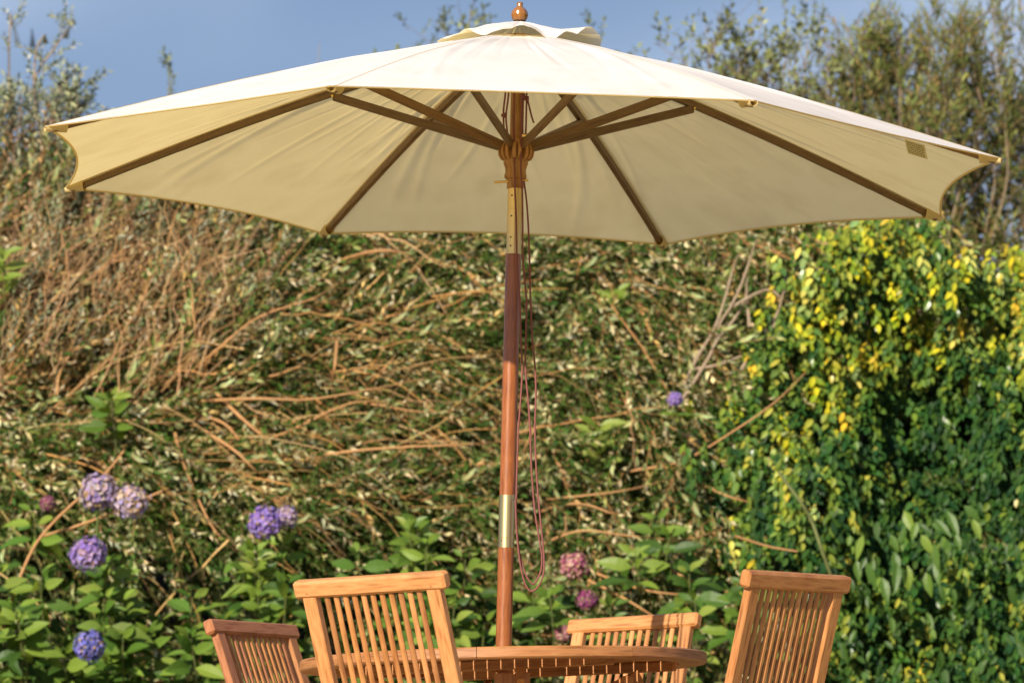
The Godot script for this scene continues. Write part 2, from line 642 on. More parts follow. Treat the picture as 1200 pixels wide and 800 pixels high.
		var dir := Vector3(sin(a), 0, cos(a))
		var inner := dir * 0.041 + Vector3(0, hub_y, 0)
		var outer := rib_point(k, 0.40, 0.025)
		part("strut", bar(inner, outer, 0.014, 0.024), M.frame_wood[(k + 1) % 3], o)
		var pin := Shape.new()
		pin.tube([outer - across * 0.012, outer + across * 0.012], 0.0035, 0.0035, 8)
		part("pin", pin.mesh(), M.pin, rib)
	# pole, from the finial down
	s = Shape.new()
	s.lathe([Vector2(0.0, RIM_Y + RISE - 0.012), Vector2(0.044, RIM_Y + RISE - 0.014), Vector2(0.047, RIM_Y + RISE - 0.018), Vector2(0.047, RIM_Y + RISE - 0.038), Vector2(0.04, RIM_Y + RISE - 0.046), Vector2(0.032, RIM_Y + RISE - 0.052), Vector2(0.03, RIM_Y + RISE - 0.07), Vector2(0.018, RIM_Y + RISE - 0.071)], 28)
	part("crown_hub", s.mesh(), M.hub_wood, o)
	var y221 := axis_y(221.0)
	var y298 := axis_y(298.0)
	var y580 := axis_y(580.5)
	var y642 := axis_y(642.0)
	s = Shape.new()
	s.lathe([Vector2(0.0185, RIM_Y + RISE - 0.06), Vector2(0.0185, y221)], 28)
	part("upper_pole", s.mesh(), M.hub_wood, o)
	s = Shape.new()
	s.lathe([Vector2(0.0188, y221 + 0.001), Vector2(0.0196, y221), Vector2(0.0198, axis_y(244.5)), Vector2(0.0194, axis_y(244.8)), Vector2(0.0194, axis_y(245.4)), Vector2(0.0199, axis_y(245.7)), Vector2(0.0201, y298), Vector2(0.019, y298 - 0.0005)], 32)
	var sleeve := part("brass_sleeve", s.mesh(), M.brass, o)
	for py in [230.0, 254.0, 279.0, 289.0]:
		var d := Shape.new()
		var a := deg_to_rad(-28.0)
		var at := Vector3(sin(a), 0, cos(a)) * 0.0195 + Vector3(0, axis_y(py), 0)
		d.tube([at, at + Vector3(sin(a), 0, cos(a)) * 0.0018], 0.0028, 0.0022, 10)
		part("screw", d.mesh(), M.steel, sleeve)
	s = Shape.new()
	s.lathe([Vector2(0.018, y298), Vector2(0.0213, y298 - 0.001), Vector2(0.0215, y580)], 32)
	part("pole", s.mesh(), M.mast, o)
	s = Shape.new()
	s.lathe([Vector2(0.0212, y580 + 0.001), Vector2(0.0222, y580), Vector2(0.0222, axis_y(630.5)), Vector2(0.0217, axis_y(630.8)), Vector2(0.0217, axis_y(631.6)), Vector2(0.0222, axis_y(631.9)), Vector2(0.0222, y642), Vector2(0.021, y642 - 0.001)], 32)
	sleeve = part("brass_sleeve", s.mesh(), M.brass, o)
	for w in [[45.0, 586.0], [-40.0, 634.0], [45.0, 637.0]]:
		var d := Shape.new()
		var a := deg_to_rad(w[0])
		var at := Vector3(sin(a), 0, cos(a)) * 0.0218 + Vector3(0, axis_y(w[1]), 0)
		d.tube([at, at + Vector3(sin(a), 0, cos(a)) * 0.0018], 0.002, 0.0016, 10)
		part("screw", d.mesh(), M.steel, sleeve)
	s = Shape.new()
	s.lathe([Vector2(0.0215, y642), Vector2(0.0215, 0.06)], 32)
	part("lower_pole", s.mesh(), M.mast, o)
	s = Shape.new()
	s.lathe([Vector2(0.034, 0.3), Vector2(0.036, 0.298), Vector2(0.036, 0.1), Vector2(0.06, 0.085), Vector2(0.23, 0.06), Vector2(0.24, 0.05), Vector2(0.24, 0.006), Vector2(0.0, 0.004)], 40)
	part("base_weight", s.mesh(), M.iron, o)
	# runner hub that carries the struts: turned collar with eight cheeks
	s = Shape.new()
	var pr := []
	for q in [[0.0215, 163.0], [0.031, 164.0], [0.033, 168.0], [0.034, 187.0], [0.0335, 190.5], [0.034, 192.0], [0.0315, 194.0], [0.0285, 198.0], [0.0285, 203.0], [0.0305, 205.0], [0.0308, 207.5], [0.0285, 209.5], [0.0245, 210.5], [0.0235, 213.0], [0.023, 221.0], [0.019, 221.3]]:
		pr.append(Vector2(q[0], axis_y(q[1])))
	s.lathe(pr, 36)
	var hub := part("runner_hub", s.mesh(), M.hub_wood, o)
	for k in 8:
		for sgn in [-1.0, 1.0]:
			var a := deg_to_rad(-22.5 + 45.0 * k + sgn * 13.0)
			var d := Shape.new()
			var rad := []
			for i in 13:
				var w := TAU * i / 12.0
				rad.append(Vector2(cos(w), sin(w)))
			var x := Vector3(cos(a), 0, -sin(a))
			var out := Vector3(sin(a), 0, cos(a))
			for i in 12:
				var p: Vector2 = rad[i]
				var q: Vector2 = rad[i + 1]
				var c0 := out * 0.035 + Vector3(0, axis_y(178.0), 0)
				var e := func(m: Vector2, w: float) -> Vector3: return c0 + out * m.x * 0.0145 + Vector3(0, m.y * 0.024, 0) + x * w
				d.tri(c0 + x * 0.0045, e.call(p, 0.0045), e.call(q, 0.0045))
				d.tri(c0 - x * 0.0045, e.call(q, -0.0045), e.call(p, -0.0045))
				d.quad(e.call(p, -0.0045), e.call(q, -0.0045), e.call(q, 0.0045), e.call(p, 0.0045))
			part("cheek", d.mesh(), M.hub_wood, hub)
	# brass locking pin and cords
	s = Shape.new()
	var pinl := o.transform.affine_inverse() * spot(579.0, 213.5, 0.01)
	var pinr := o.transform.affine_inverse() * spot(619.0, 211.0, 0.01)
	s.tube([pinl, pinl.lerp(pinr, 0.5), pinr], 0.0032, 0.0032, 8)
	part("locking_pin", s.mesh(), M.pin, o)
	var zc := 0.036
	cord(o, "cord", [[603, 96], [602.5, 130], [602.5, 165], [603, 195], [603.5, 221], [605, 260], [605.5, 300], [608, 335], [609.5, 360], [610.5, 400], [612, 432], [610, 470], [607.5, 500]], 0.042, 0.03)
	cord(o, "cord", [[611, 104], [611, 140], [610.5, 170], [610.5, 200], [612, 221], [612.5, 262], [612.5, 300], [615.5, 335], [617, 352], [616.3, 395], [615.6, 430], [619, 470], [621, 500], [622, 530]], 0.05, 0.02)
	cord(o, "cord", [[614, 212], [617, 235], [619, 262], [620.5, 300], [621.5, 345], [623.5, 390], [627, 430], [628, 460], [627, 500], [628, 540], [631, 585], [635, 625], [637.5, 655], [636.5, 674], [630, 688], [622, 692.5], [615.5, 684], [611, 668], [607.5, 645], [605, 615], [604, 585]], 0.03, 0.03)
	cord(o, "cord", [[622, 530], [623.5, 560], [627, 600], [632, 632], [635, 652], [634, 668], [629, 680], [624, 684], [618, 677], [613, 664], [608, 644], [605.8, 620], [604.8, 600], [604.5, 584]], 0.026, 0.022)
	cord(o, "cord", [[607.5, 500], [606.5, 530], [605.5, 560], [605, 584]], 0.03, 0.024)
	cord(o, "hoisting_cord", [[593, 96], [592, 112], [590, 130], [590.5, 150], [592, 164]], 0.03, 0.03)
	cord(o, "hoisting_cord", [[597, 96], [595.5, 115], [593, 135], [594, 150], [596, 166]], 0.034, 0.034)
	cord(o, "hoisting_cord", [[613.5, 98], [613, 120], [612.5, 145], [612.5, 158]], 0.03, 0.03)
	cord(o, "hoisting_cord", [[617.5, 98], [617, 120], [616.5, 145], [616, 160]], 0.026, 0.026)
	cord(o, "hoisting_cord", [[618, 116], [620.5, 126], [623, 136], [625.5, 144]], 0.026, 0.02)
	for at in [[590.5, 135.0, 0.032, 0.008], [616.5, 116.0, 0.028, 0.008], [613.0, 113.0, 0.03, 0.006]]:
		s = Shape.new()
		var c0: Vector3 = o.transform.affine_inverse() * spot(at[0], at[1], at[2])
		var loop := []
		for i in 15:
			var w := TAU * i / 7.0
			loop.append(c0 + Vector3(cos(w) * at[3] * 0.7, (i - 7) * 0.0009 + sin(w * 0.5) * 0.002, sin(w) * at[3] * 0.7))
		s.tube(loop, 0.0032, 0.0032, 6)
		part("knot", s.mesh(), M.cord, o)
	s = Shape.new()
	var pc: Vector3 = o.transform.affine_inverse() * spot(614.5, 160.0, 0.028)
	s.tube([pc - Vector3(0.008, 0, 0), pc - Vector3(0.004, 0, 0), pc + Vector3(0.004, 0, 0), pc + Vector3(0.008, 0, 0)], 0.009, 0.009, 14)
	part("pulley", s.mesh(), M.brass, o)
	# care label sewn beside the right-hand rib, with rows of tiny unreadable print
	var im := Image.create(96, 64, false, Image.FORMAT_RGB8)
	im.fill(Color(0.74, 0.7, 0.52))
	for row in 6:
		var x := 7
		while x < 86:
			var w := rng.randi_range(3, 11)
			im.fill_rect(Rect2i(x, 8 + row * 9, mini(w, 88 - x), 4), Color(0.33, 0.32, 0.24))
			x += w + 3
	var tagm := StandardMaterial3D.new()
	tagm.albedo_texture = ImageTexture.create_from_image(im)
	tagm.roughness = 0.8
	s = Shape.new()
	var t0 := rib_point(2, 0.805, 0.03)
	var t1 := rib_point(2, 0.845, 0.03)
	var low := Vector3(0.012, -0.034, -0.022)
	var rows2 := []
	var uv2 := []
	for j in 5:
		var f := j / 4.0
		rows2.append([t0 + low * f + Vector3(0, 0, -0.004 * sin(f * PI)), t1 + low * f + Vector3(0, 0, -0.004 * sin(f * PI))])
		uv2.append([Vector2(0, f), Vector2(1, f)])
	s.grid(rows2, uv2)
	part("care_label", s.mesh(), tagm, o)

func cord(o: Node3D, called: String, px: Array, z0: float, z1: float) -> void:
	var pts := []
	for i in px.size():
		pts.append(o.transform.affine_inverse() * spot(px[i][0], px[i][1], lerpf(z0, z1, float(i) / (px.size() - 1))))
	var s := Shape.new()
	s.tube(smooth_line(pts, 4), 0.0027, 0.0027, 6, 0.06)
	part(called, s.mesh(), M.cord, o)

# ---------------------------------------------------------------- table
func make_table() -> void:
	var o := thing("round_table", "round slatted teak table with the parasol pole through its middle", "table", Vector3(-0.062, 0.012, -0.007), deg_to_rad(-27.0))
	var top := TABLE_Y - 0.012
	var inner := TABLE_R - 0.075
	for k in 8:
		var a0 := TAU * k / 8.0 + 0.0015 + 0.35
		var a1 := TAU * (k + 1) / 8.0 - 0.0015 + 0.35
		var rows := []
		var uvs := []
		for j in 13:
			var a := lerpf(a0, a1, j / 12.0)
			var d := Vector3(sin(a), 0, cos(a))
			var row := []
			var uv := []
			for q in [[TABLE_R - 0.004, 0.0], [TABLE_R, -0.004], [TABLE_R, -0.026], [TABLE_R - 0.004, -0.03], [inner, -0.03], [inner, 0.0], [TABLE_R - 0.004, 0.0]]:
				row.append(d * q[0] + Vector3(0, top + q[1], 0))
				uv.append(Vector2((q[0] + q[1]) / 0.07, a * 0.45 + k * 0.31))
			rows.append(row)
			uvs.append(uv)
		var s := Shape.new()
		for i in 6:      # hard edges between the faces of the ring
			var rr := []
			var uu := []
			for j in 13:
				rr.append([rows[j][i], rows[j][i + 1]])
				uu.append([uvs[j][i], uvs[j][i + 1]])
			s.grid(rr, uu, false, true)
		for e in [0, 12]:
			var r: Array = rows[e]
			s.quad(r[0], r[1], r[2], r[3])
			s.quad(r[0], r[3], r[4], r[5])
		part("rim_board", s.mesh(), M.table_wood[k % 3], o)
	var pitch := 0.0405
	for i in range(-12, 13):
		var x := i * pitch
		if absf(x) > inner - 0.02:
			continue
		var half := sqrt(inner * inner - x * x) - 0.002
		var spans := [[-half, half]] if absf(x) > 0.03 else [[-half, -0.032], [0.032, half]]
		for sp in spans:
			var s := Shape.new()
			s.board(Vector3(0.0187, (sp[1] - sp[0]) * 0.5, 0.007), 0.002, Vector3(x, top - 0.009, (sp[0] + sp[1]) * 0.5), Basis(Vector3.RIGHT, Vector3.BACK, Vector3.DOWN), Vector2(R(0, 1), R(0, 1)))
			part("slat", s.mesh(), pick(M.teak), o)
	for z in [-0.27, 0.2]:
		var half := sqrt(inner * inner - z * z) - 0.004
		var s := Shape.new()
		s.board(Vector3(0.012, half, 0.014), 0.003, Vector3(0, top - 0.0305, z), Basis(Vector3.BACK, Vector3.RIGHT, Vector3.UP), Vector2(R(0, 1), R(0, 1)))
		part("batten", s.mesh(), M.teak[1], o)
	for k in 4:
		var a := deg_to_rad(4.0 + 90.0 * k + 27.0)
		var d := Vector3(sin(a), 0, cos(a))
		var x := Vector3(cos(a), 0, -sin(a))
		var t := d * 0.33 + Vector3(0, top - 0.058, 0)
		var b := d * 0.37 + Vector3(0, 0.0, 0)
		var y := (t - b).normalized()
		var s := Shape.new()
		s.board(Vector3(0.046, (t - b).length() * 0.5, 0.016), 0.003, (t + b) * 0.5, Basis(x, y, x.cross(y)), Vector2(k * 0.3, 0))
		part("leg", s.mesh(), M.teak[0], o)
		s = Shape.new()
		s.board(Vector3(0.011, 0.19, 0.022), 0.003, d * 0.2 + Vector3(0, top - 0.14, 0) + x * 0.02, Basis(x, (d * 0.9 + Vector3(0, 0.42, 0)).normalized(), x.cross((d * 0.9 + Vector3(0, 0.42, 0)).normalized())), Vector2(k * 0.2, 0.4))
		part("brace", s.mesh(), M.teak[0], o)

# ---------------------------------------------------------------- chairs
func make_chair(label: String, at: Vector3, yaw: float, rail_mat: Material, woods: Array, rake := 0.3383, W := 0.444) -> void:
	var H := 0.872
	var back := 0.22
	var F := Vector3(sin(yaw), 0, cos(yaw))
	var o := thing("folding_chair", label, "chair", at + F * back + Vector3(0, 0.012, 0), yaw, "slatted folding chairs round the table")
	var up := Vector3(0, cos(rake), -sin(rake))
	var n := Vector3(0, sin(rake), cos(rake))
	var top := Vector3(0, H, -back)
	var frame := Basis(Vector3.RIGHT, up, n)
	# top rail: rounded board lying across
	var s := Shape.new()
	s.board(Vector3(0.0217, W * 0.5, 0.0165), 0.0065, top - up * 0.0217, Basis(up, Vector3.RIGHT, -n), Vector2(R(0, 1), R(0, 1)))
	var rail := part("top_rail", s.mesh(), rail_mat, o)
	for sg in [-1.0, 1.0]:
		for fc in [-1.0, 1.0]:
			var d := Shape.new()
			var c0: Vector3 = top - up * 0.031 + Vector3(sg * (W * 0.5 - 0.04), 0, 0) + n * fc * 0.0163
			d.tube([c0, c0 + n * fc * 0.0006], 0.0028, 0.0028, 10)
			part("plug", d.mesh(), M.teak_red, rail)
	for sg in [-1.0, 1.0]:
		s = Shape.new()
		var long := (H - 0.004) / cos(rake) - 0.04
		s.board(Vector3(0.0195, long * 0.5, 0.012), 0.003, top - up * (0.04 + long * 0.5) + Vector3(sg * (W * 0.5 - 0.04), 0, 0), frame, Vector2(R(0, 1), R(0, 1)))
		part("stile", s.mesh(), pick(woods), o)
	var inside := W - 0.08 - 0.039
	for i in 11:
		s = Shape.new()
		var x := -inside * 0.5 + inside * (i + 1.0) / 12.0
		s.board(Vector3(0.0074, 0.2, 0.005), 0.0034, top - up * (0.238) + Vector3(x, 0, 0), frame, Vector2(R(0, 1), R(0, 1)))
		part("back_slat", s.mesh(), pick(woods), o)
	s = Shape.new()
	s.board(Vector3(0.02, inside * 0.5, 0.011), 0.003, top - up * 0.455, Basis(up, Vector3.RIGHT, -n), Vector2(0.3, 0.2))
	part("lower_rail", s.mesh(), woods[0], o)
	for i in 12:
		s = Shape.new()
		s.board(Vector3(0.0125, 0.19, 0.008), 0.002, Vector3(-0.176 + i * 0.032, 0.415, 0.08), Basis(Vector3.RIGHT, Vector3.BACK, Vector3.DOWN), Vector2(R(0, 1), R(0, 1)))
		part("seat_slat", s.mesh(), pick(woods), o)
	for z in [-0.06, 0.22]:
		s = Shape.new()
		s.board(Vector3(0.015, 0.19, 0.01), 0.003, Vector3(0, 0.395, z), Basis(Vector3.BACK, Vector3.RIGHT, Vector3.UP), Vector2(0.1, z))
		part("seat_bearer", s.mesh(), woods[0], o)
	for sg in [-1.0, 1.0]:
		s = Shape.new()
		var a := Vector3(sg * 0.2, 0.0, -0.2)
		var b := Vector3(sg * 0.2, 0.4, 0.24)
		var y := (b - a).normalized()
		s.board(Vector3(0.012, (b - a).length() * 0.5, 0.017), 0.003, (a + b) * 0.5 + Vector3(0, 0.006, 0), Basis(Vector3.RIGHT, y, Vector3.RIGHT.cross(y)), Vector2(0.4, sg))
		part("rear_leg", s.mesh(), woods[1], o)

# ---------------------------------------------------------------- plants
func sprig(count: int, length: float, leaf_l: float, leaf_w: float, opening: float, stem: Color, tones: Array, stem_r := 0.002, droop := 0.1, stations := SMALL_LEAF) -> ArrayMesh:
	var s := Shape.new()
	var pts := []
	for i in 6:
		var f := i / 5.0
		pts.append(Vector3(sin(f * 2.1) * 0.03 * length / 0.3, f * length, droop * length * (f - f * f * 1.6)))
	s.col = stem
	s.tube(pts, stem_r, stem_r * 0.35, 3)
	for i in count:
		var f := (i + 0.6) / count
		var k := mini(int(f * 5.0), 4)
		var p: Vector3 = pts[k].lerp(pts[k + 1], f * 5.0 - k)
		var ax: Vector3 = (pts[k + 1] - pts[k]).normalized()
		var w := i * 2.4 + R(-0.4, 0.4)
		var out := Vector3(cos(w), 0, sin(w) * 0.8 + 0.25).normalized()
		var d := (ax * cos(opening) + out * sin(opening) + Vector3(R(-0.2, 0.2), R(-0.2, 0.2), R(-0.2, 0.2))).normalized()
		s.col = shade(pick(tones), 0.2)
		s.leaf(p, d, (ax + Vector3(R(-0.5, 0.5), 0, R(0, 0.9))).normalized(), leaf_l * R(0.7, 1.15), leaf_w * R(0.8, 1.15), stations, 0.3, R(0.0, 0.25))
	return s.mesh()

func stem_part(o: Node3D, px: Array, z: float, r0: float, r1: float, mat: Material, called := "stem", dive := false) -> void:
	var pts := []
	for i in px.size():
		pts.append(spot(px[i][0], px[i][1], z + (px[i][2] if px[i].size() > 2 else R(-0.03, 0.03)) - (0.16 if dive and (i == 0 or i == px.size() - 1) else 0.0)) - o.position)
	var s := Shape.new()
	s.tube(smooth_line(pts, 5), r0, r1, 7, 0.07)
	part(called, s.mesh(), mat, o)

func front(px: float, py: float) -> float:        # how far back the face of the planting lies
	var z := -4.75 - maxf(0.0, 800.0 - py) * 0.0016
	return z + bump.get_noise_2d(px * 0.9, py * 0.9) * 0.3

func flow(px: float, py: float) -> float:       # the way the stems lean at that place on the bank
	var wob := bump.get_noise_2d(px * 0.3 - 700.0, py * 0.45) * 0.9
	var left := smoothstep(300.0, 180.0, px) * smoothstep(500.0, 430.0, py)
	var fan := clampf(atan2(450.0 - py, maxf(60.0, px - 215.0)) * 0.75, -0.5, 0.7)
	var hang := smoothstep(590.0, 680.0, px)
	return lerpf(lerpf(fan, -1.15, hang * 0.85), 0.95, left) + wob * (1.0 - 0.5 * left)

func make_bush_centre() -> void:
	var o := thing("cascading_shrub", "wide silvery small-leaved shrub with arching orange-brown stems cascading down the bank", "shrub", Vector3(0, 0.3, -5.4))
	var inv := -o.position
	var tan := Color(0.36, 0.18, 0.07)
	var silver := Color(0.58, 0.52, 0.3)
	var grey := Color(0.27, 0.3, 0.12)
	var olive := Color(0.13, 0.16, 0.04)
	var green := Color(0.045, 0.095, 0.017)
	var straw := Color(0.5, 0.34, 0.14)
	var kinds := [
		sprig(26, 0.32, 0.045, 0.0155, 0.6, tan, [silver, silver, grey, olive, green], 0.0022),
		sprig(24, 0.29, 0.041, 0.0155, 0.75, tan, [silver, grey, olive, green], 0.002),
		sprig(24, 0.30, 0.047, 0.015, 0.5, tan, [grey, olive, green, green], 0.0022),
		sprig(18, 0.28, 0.037, 0.0145, 0.6, Color(0.42, 0.21, 0.08), [straw, grey, silver, olive, green], 0.0028),
		sprig(22, 0.27, 0.044, 0.018, 0.8, Color(0.16, 0.15, 0.05), [green, olive, green, Color(0.075, 0.15, 0.025)], 0.002),
	]
	var places := [[], [], [], [], []]
	var tints := [[], [], [], [], []]
	var count := 0
	while count < 12500:
		var px := R(-420.0, 1620.0)
		var py := R(215.0, 1010.0)
		var edge := 862.0 + maxf(0.0, 440.0 - py) * 0.8 + bump.get_noise_1d(py * 1.3) * 40.0
		if px > edge + R(-40.0, 70.0) and rng.randf() > smoothstep(1350.0, 1420.0, px):
			continue
		if (px < -30.0 or px > 1230.0) and rng.randf() < 0.45:
			continue
		if py > 600.0 and px < 560.0 and rng.randf() < smoothstep(570.0, 660.0, py) * 0.9:
			continue
		var patch := bump.get_noise_2d(px * 0.55 + 300.0, py * 0.55)
		if patch < -0.2 and rng.randf() < 0.35:
			continue
		count += 1
		var deep := pow(rng.randf(), 1.2) * 0.7
		var p := spot(px, py, front(px, py) - deep)
		var th := flow(px, py) - 0.2 + R(-0.95, 0.95)
		var dir := Vector3(cos(th), sin(th), R(0.0, 0.6))
		var k := 0
		var roll := rng.randf()
		var warm := smoothstep(620.0, 330.0, py) * smoothstep(0.0, 0.2, bump.get_noise_2d(px * 0.5, py * 0.5 + 900.0) + 0.12)
		if px < 240.0 and py < 470.0:
			k = 3 if roll < 0.55 else (2 if roll < 0.8 else 1)
		elif py > 560.0 and px < 600.0:
			k = 4 if roll < 0.45 else (2 if roll < 0.75 else 0)
		elif roll < 0.1 + warm * 0.2:
			k = 3
		else:
			k = 0 if roll < 0.38 else (1 if roll < 0.58 else (2 if roll < 0.77 else 4))
		places[k].append(Transform3D(aim(dir, Vector3(R(-0.5, 0.3), R(-0.1, 0.8), 1.0), R(0.75, 1.25)), p + inv))
		var b := exp(R(-0.45, 0.25))
		tints[k].append(Color(b * R(0.92, 1.08), b, b * R(0.9, 1.1)))
	for i in 2200:
		var px := R(-420.0, 1500.0)
		var py := R(330.0, 900.0)
		var th := flow(px, py) + R(-1.2, 1.2)
		var k: int = [2, 4, 4][rng.randi() % 3]
		places[k].append(Transform3D(aim(Vector3(cos(th), sin(th), R(0.0, 0.8)), Vector3(R(-0.6, 0.6), 0.5, 1), R(0.9, 1.4)), spot(px, py, front(px, py) - R(0.55, 0.85)) + inv))
		tints[k].append(Color.WHITE * R(0.6, 1.0))
	for k in 5:
		masses("foliage", kinds[k], M.foliage, o, places[k], tints[k])
	# stems that one can follow
	var list := [
		[[[20, 512], [72, 470], [128, 420], [182, 377]], 0.007, 0.005], [[[205, 508], [212, 535], [233, 587], [257, 628], [304, 668]], 0.009, 0.006],
		[[[225, 436], [263, 402], [304, 371], [365, 350], [400, 330]], 0.008, 0.004], [[[248, 455], [280, 487], [310, 513], [345, 545], [392, 556]], 0.011, 0.007],
		[[[226, 484], [262, 496], [285, 522], [300, 545]], 0.009, 0.006], [[[240, 505], [275, 528], [300, 552], [318, 566]], 0.009, 0.006],
		[[[345, 542], [400, 530], [470, 524], [540, 521], [586, 518]], 0.009, 0.005], [[[633, 600], [660, 591], [690, 592], [720, 602], [755, 606]], 0.008, 0.005],
		[[[230, 470], [300, 467], [360, 468], [430, 457], [500, 443]], 0.008, 0.005], [[[262, 446], [320, 440], [370, 420], [410, 400]], 0.007, 0.004],
		[[[300, 520], [350, 500], [390, 480], [430, 470], [500, 478]], 0.008, 0.004], [[[222, 340], [228, 380], [233, 425]], 0.007, 0.006],
		[[[395, 400], [392, 430], [388, 455]], 0.01, 0.008], [[[430, 452], [452, 430], [473, 405]], 0.008, 0.005],
		[[[700, 565], [740, 552], [800, 540], [860, 505], [911, 469], [952, 428]], 0.008, 0.005], [[[630, 640], [680, 622], [740, 628], [800, 632], [846, 620]], 0.007, 0.004],
		[[[690, 680], [730, 700], [770, 725], [800, 748]], 0.008, 0.005], [[[700, 672], [750, 690], [800, 697], [850, 702]], 0.007, 0.004],
		[[[764, 655], [790, 670], [820, 684], [846, 690]], 0.007, 0.004], [[[640, 585], [690, 580], [740, 573], [790, 560]], 0.006, 0.004],
		[[[62, 370], [110, 320], [150, 302], [170, 308]], 0.009, 0.006], [[[70, 350], [95, 335], [135, 300], [160, 285], [215, 268]], 0.008, 0.005],
		[[[150, 272], [166, 298], [165, 320], [155, 345]], 0.009, 0.006], [[[40, 352], [80, 300], [110, 275]], 0.007, 0.004], [[[90, 380], [130, 350], [150, 325], [190, 330]], 0.008, 0.004],
		[[[420, 350], [455, 362], [490, 358], [530, 372]], 0.007, 0.004], [[[410, 378], [460, 370], [495, 358]], 0.007, 0.004],
		[[[395, 306], [440, 294], [480, 300], [503, 335]], 0.009, 0.005], [[[400, 470], [440, 474], [500, 483], [560, 478]], 0.008, 0.005],
		[[[807, 560], [850, 580], [884, 591], [935, 616]], 0.007, 0.004], [[[660, 320], [700, 300], [735, 285]], 0.007, 0.005], [[[672, 340], [682, 300], [686, 262]], 0.009, 0.006],
	]
	for l in list:
		stem_part(o, l[0], front(l[0][1][0], l[0][1][1]) + 0.1, l[1] * 0.75, l[2] * 0.4, M.bark, "stem", true)
	stem_part(o, [[0, 745], [14, 700], [37, 645], [62, 612], [95, 581], [122, 556], [145, 528]], -4.55, 0.007, 0.004, M.bark)
	stem_part(o, [[50, 628], [90, 616], [130, 601], [190, 575]], -4.6, 0.006, 0.004, M.bark)
	# many more that cross one another
	var s := Shape.new()
	for i in 3500:
		var px := R(-350.0, 770.0)
		var py := R(235.0, 760.0)
		var near_knot := exp(-(pow((px - 340.0) / 200.0, 2.0) + pow((py - 470.0) / 100.0, 2.0)))
		if rng.randf() > (0.1 if px < 600.0 else 0.075) + near_knot * 0.85:
			continue
		if px < 600.0 and rng.randf() < smoothstep(575.0, 640.0, py) * 0.85:
			continue
		var z := front(px, py) + R(-0.14, 0.1)
		var p := spot(px, py, z) + inv
		var th := flow(px, py) + R(-0.62, 0.62)
		var d := Vector3(cos(th), sin(th), R(-0.25, 0.25))
		if rng.randf() < 0.12:
			d.x = -d.x
		var pts := []
		var len := R(0.14, 0.62)
		var bend := Vector3(R(-0.2, 0.2), R(-0.7, 0.1), R(-0.15, 0.2))
		for j in 7:
			var f := j / 6.0
			pts.append(p + d * len * f + bend * len * f * f + Vector3(R(-1, 1), R(-1, 1), R(-1, 1)) * 0.009)
		var tone: Color = pick([Color(0.5, 0.28, 0.1), Color(0.42, 0.22, 0.075), Color(0.34, 0.2, 0.09), Color(0.54, 0.36, 0.16)])
		s.col = shade(tone, 0.2)
		var r := lerpf(0.0012, 0.0042, pow(rng.randf(), 2.0))
		s.tube(pts, r, r * 0.4, 4, 0.08)
	part("twigs", s.mesh(), M.twigs, o).set_meta("kind", "stuff")

func make_dry_shrub() -> void:
	var o := thing("dry_twiggy_shrub", "leafless brown shrub of thin upright twigs at the left edge below the parasol corner", "shrub", spot(90, 470, -5.5) * Vector3(1, 0, 1) + Vector3(0, 0.9, 0))
	var inv := -o.position
	var s := Shape.new()
	for i in 1000:
		var px := R(-330.0, 235.0)
		var py := R(330.0, 470.0) - smoothstep(60.0, -100.0, px) * R(0.0, 90.0)
		var z := front(px, py) - R(-0.14, 0.3)
		var p := spot(px, py, z) + inv
		var th := R(0.75, 1.75)
		var pts := []
		var len := R(0.25, 0.62)
		for j in 7:
			var f := j / 6.0
			pts.append(p + Vector3(cos(th), sin(th), R(-0.05, 0.05)) * len * f + Vector3(R(-1, 1), R(-1, 1), R(-1, 1)) * 0.007 + Vector3(0.25, -0.1, 0) * len * f * f * R(-0.4, 1.0))
		s.col = shade(pick([Color(0.42, 0.25, 0.115), Color(0.3, 0.18, 0.085), Color(0.48, 0.33, 0.17)]), 0.25)
		var r := R(0.0013, 0.0036)
		s.tube(pts, r, r * 0.4, 4, 0.1)
	part("twigs", s.mesh(), M.twigs, o).set_meta("kind", "stuff")
	var dry := sprig(22, 0.24, 0.02, 0.013, 0.6, Color(0.3, 0.16, 0.08), [Color(0.36, 0.24, 0.14), Color(0.3, 0.17, 0.09), Color(0.36, 0.31, 0.2), Color(0.18, 0.18, 0.1)], 0.0022)
	var soft := sprig(20, 0.22, 0.034, 0.012, 0.6, Color(0.25, 0.14, 0.07), [Color(0.25, 0.26, 0.17), Color(0.15, 0.17, 0.09), Color(0.3, 0.3, 0.2)], 0.0022)
	for kind in [[dry, 900], [soft, 560]]:
		var places := []
		var tints := []
		while places.size() < kind[1]:
			var px := R(-330.0, 330.0)
			var py := R(150.0, 430.0)
			if py < 205.0 + maxf(0.0, px - 60.0) * 0.25 - smoothstep(90.0, 0.0, px) * 60.0:
				continue
			if px > 215.0 and rng.randf() < 0.5:
				continue
			places.append(Transform3D(aim(Vector3(R(-0.2, 0.9), 1.0, R(-0.3, 0.5)), Vector3(R(-0.5, 0.5), 0.3, 1), R(0.7, 1.2)), spot(px, py, front(px, py) - R(-0.16, 0.5)) + inv))
			tints.append(Color.WHITE * exp(R(-0.35, 0.25)))
		masses("foliage", kind[0], M.foliage, o, places, tints)

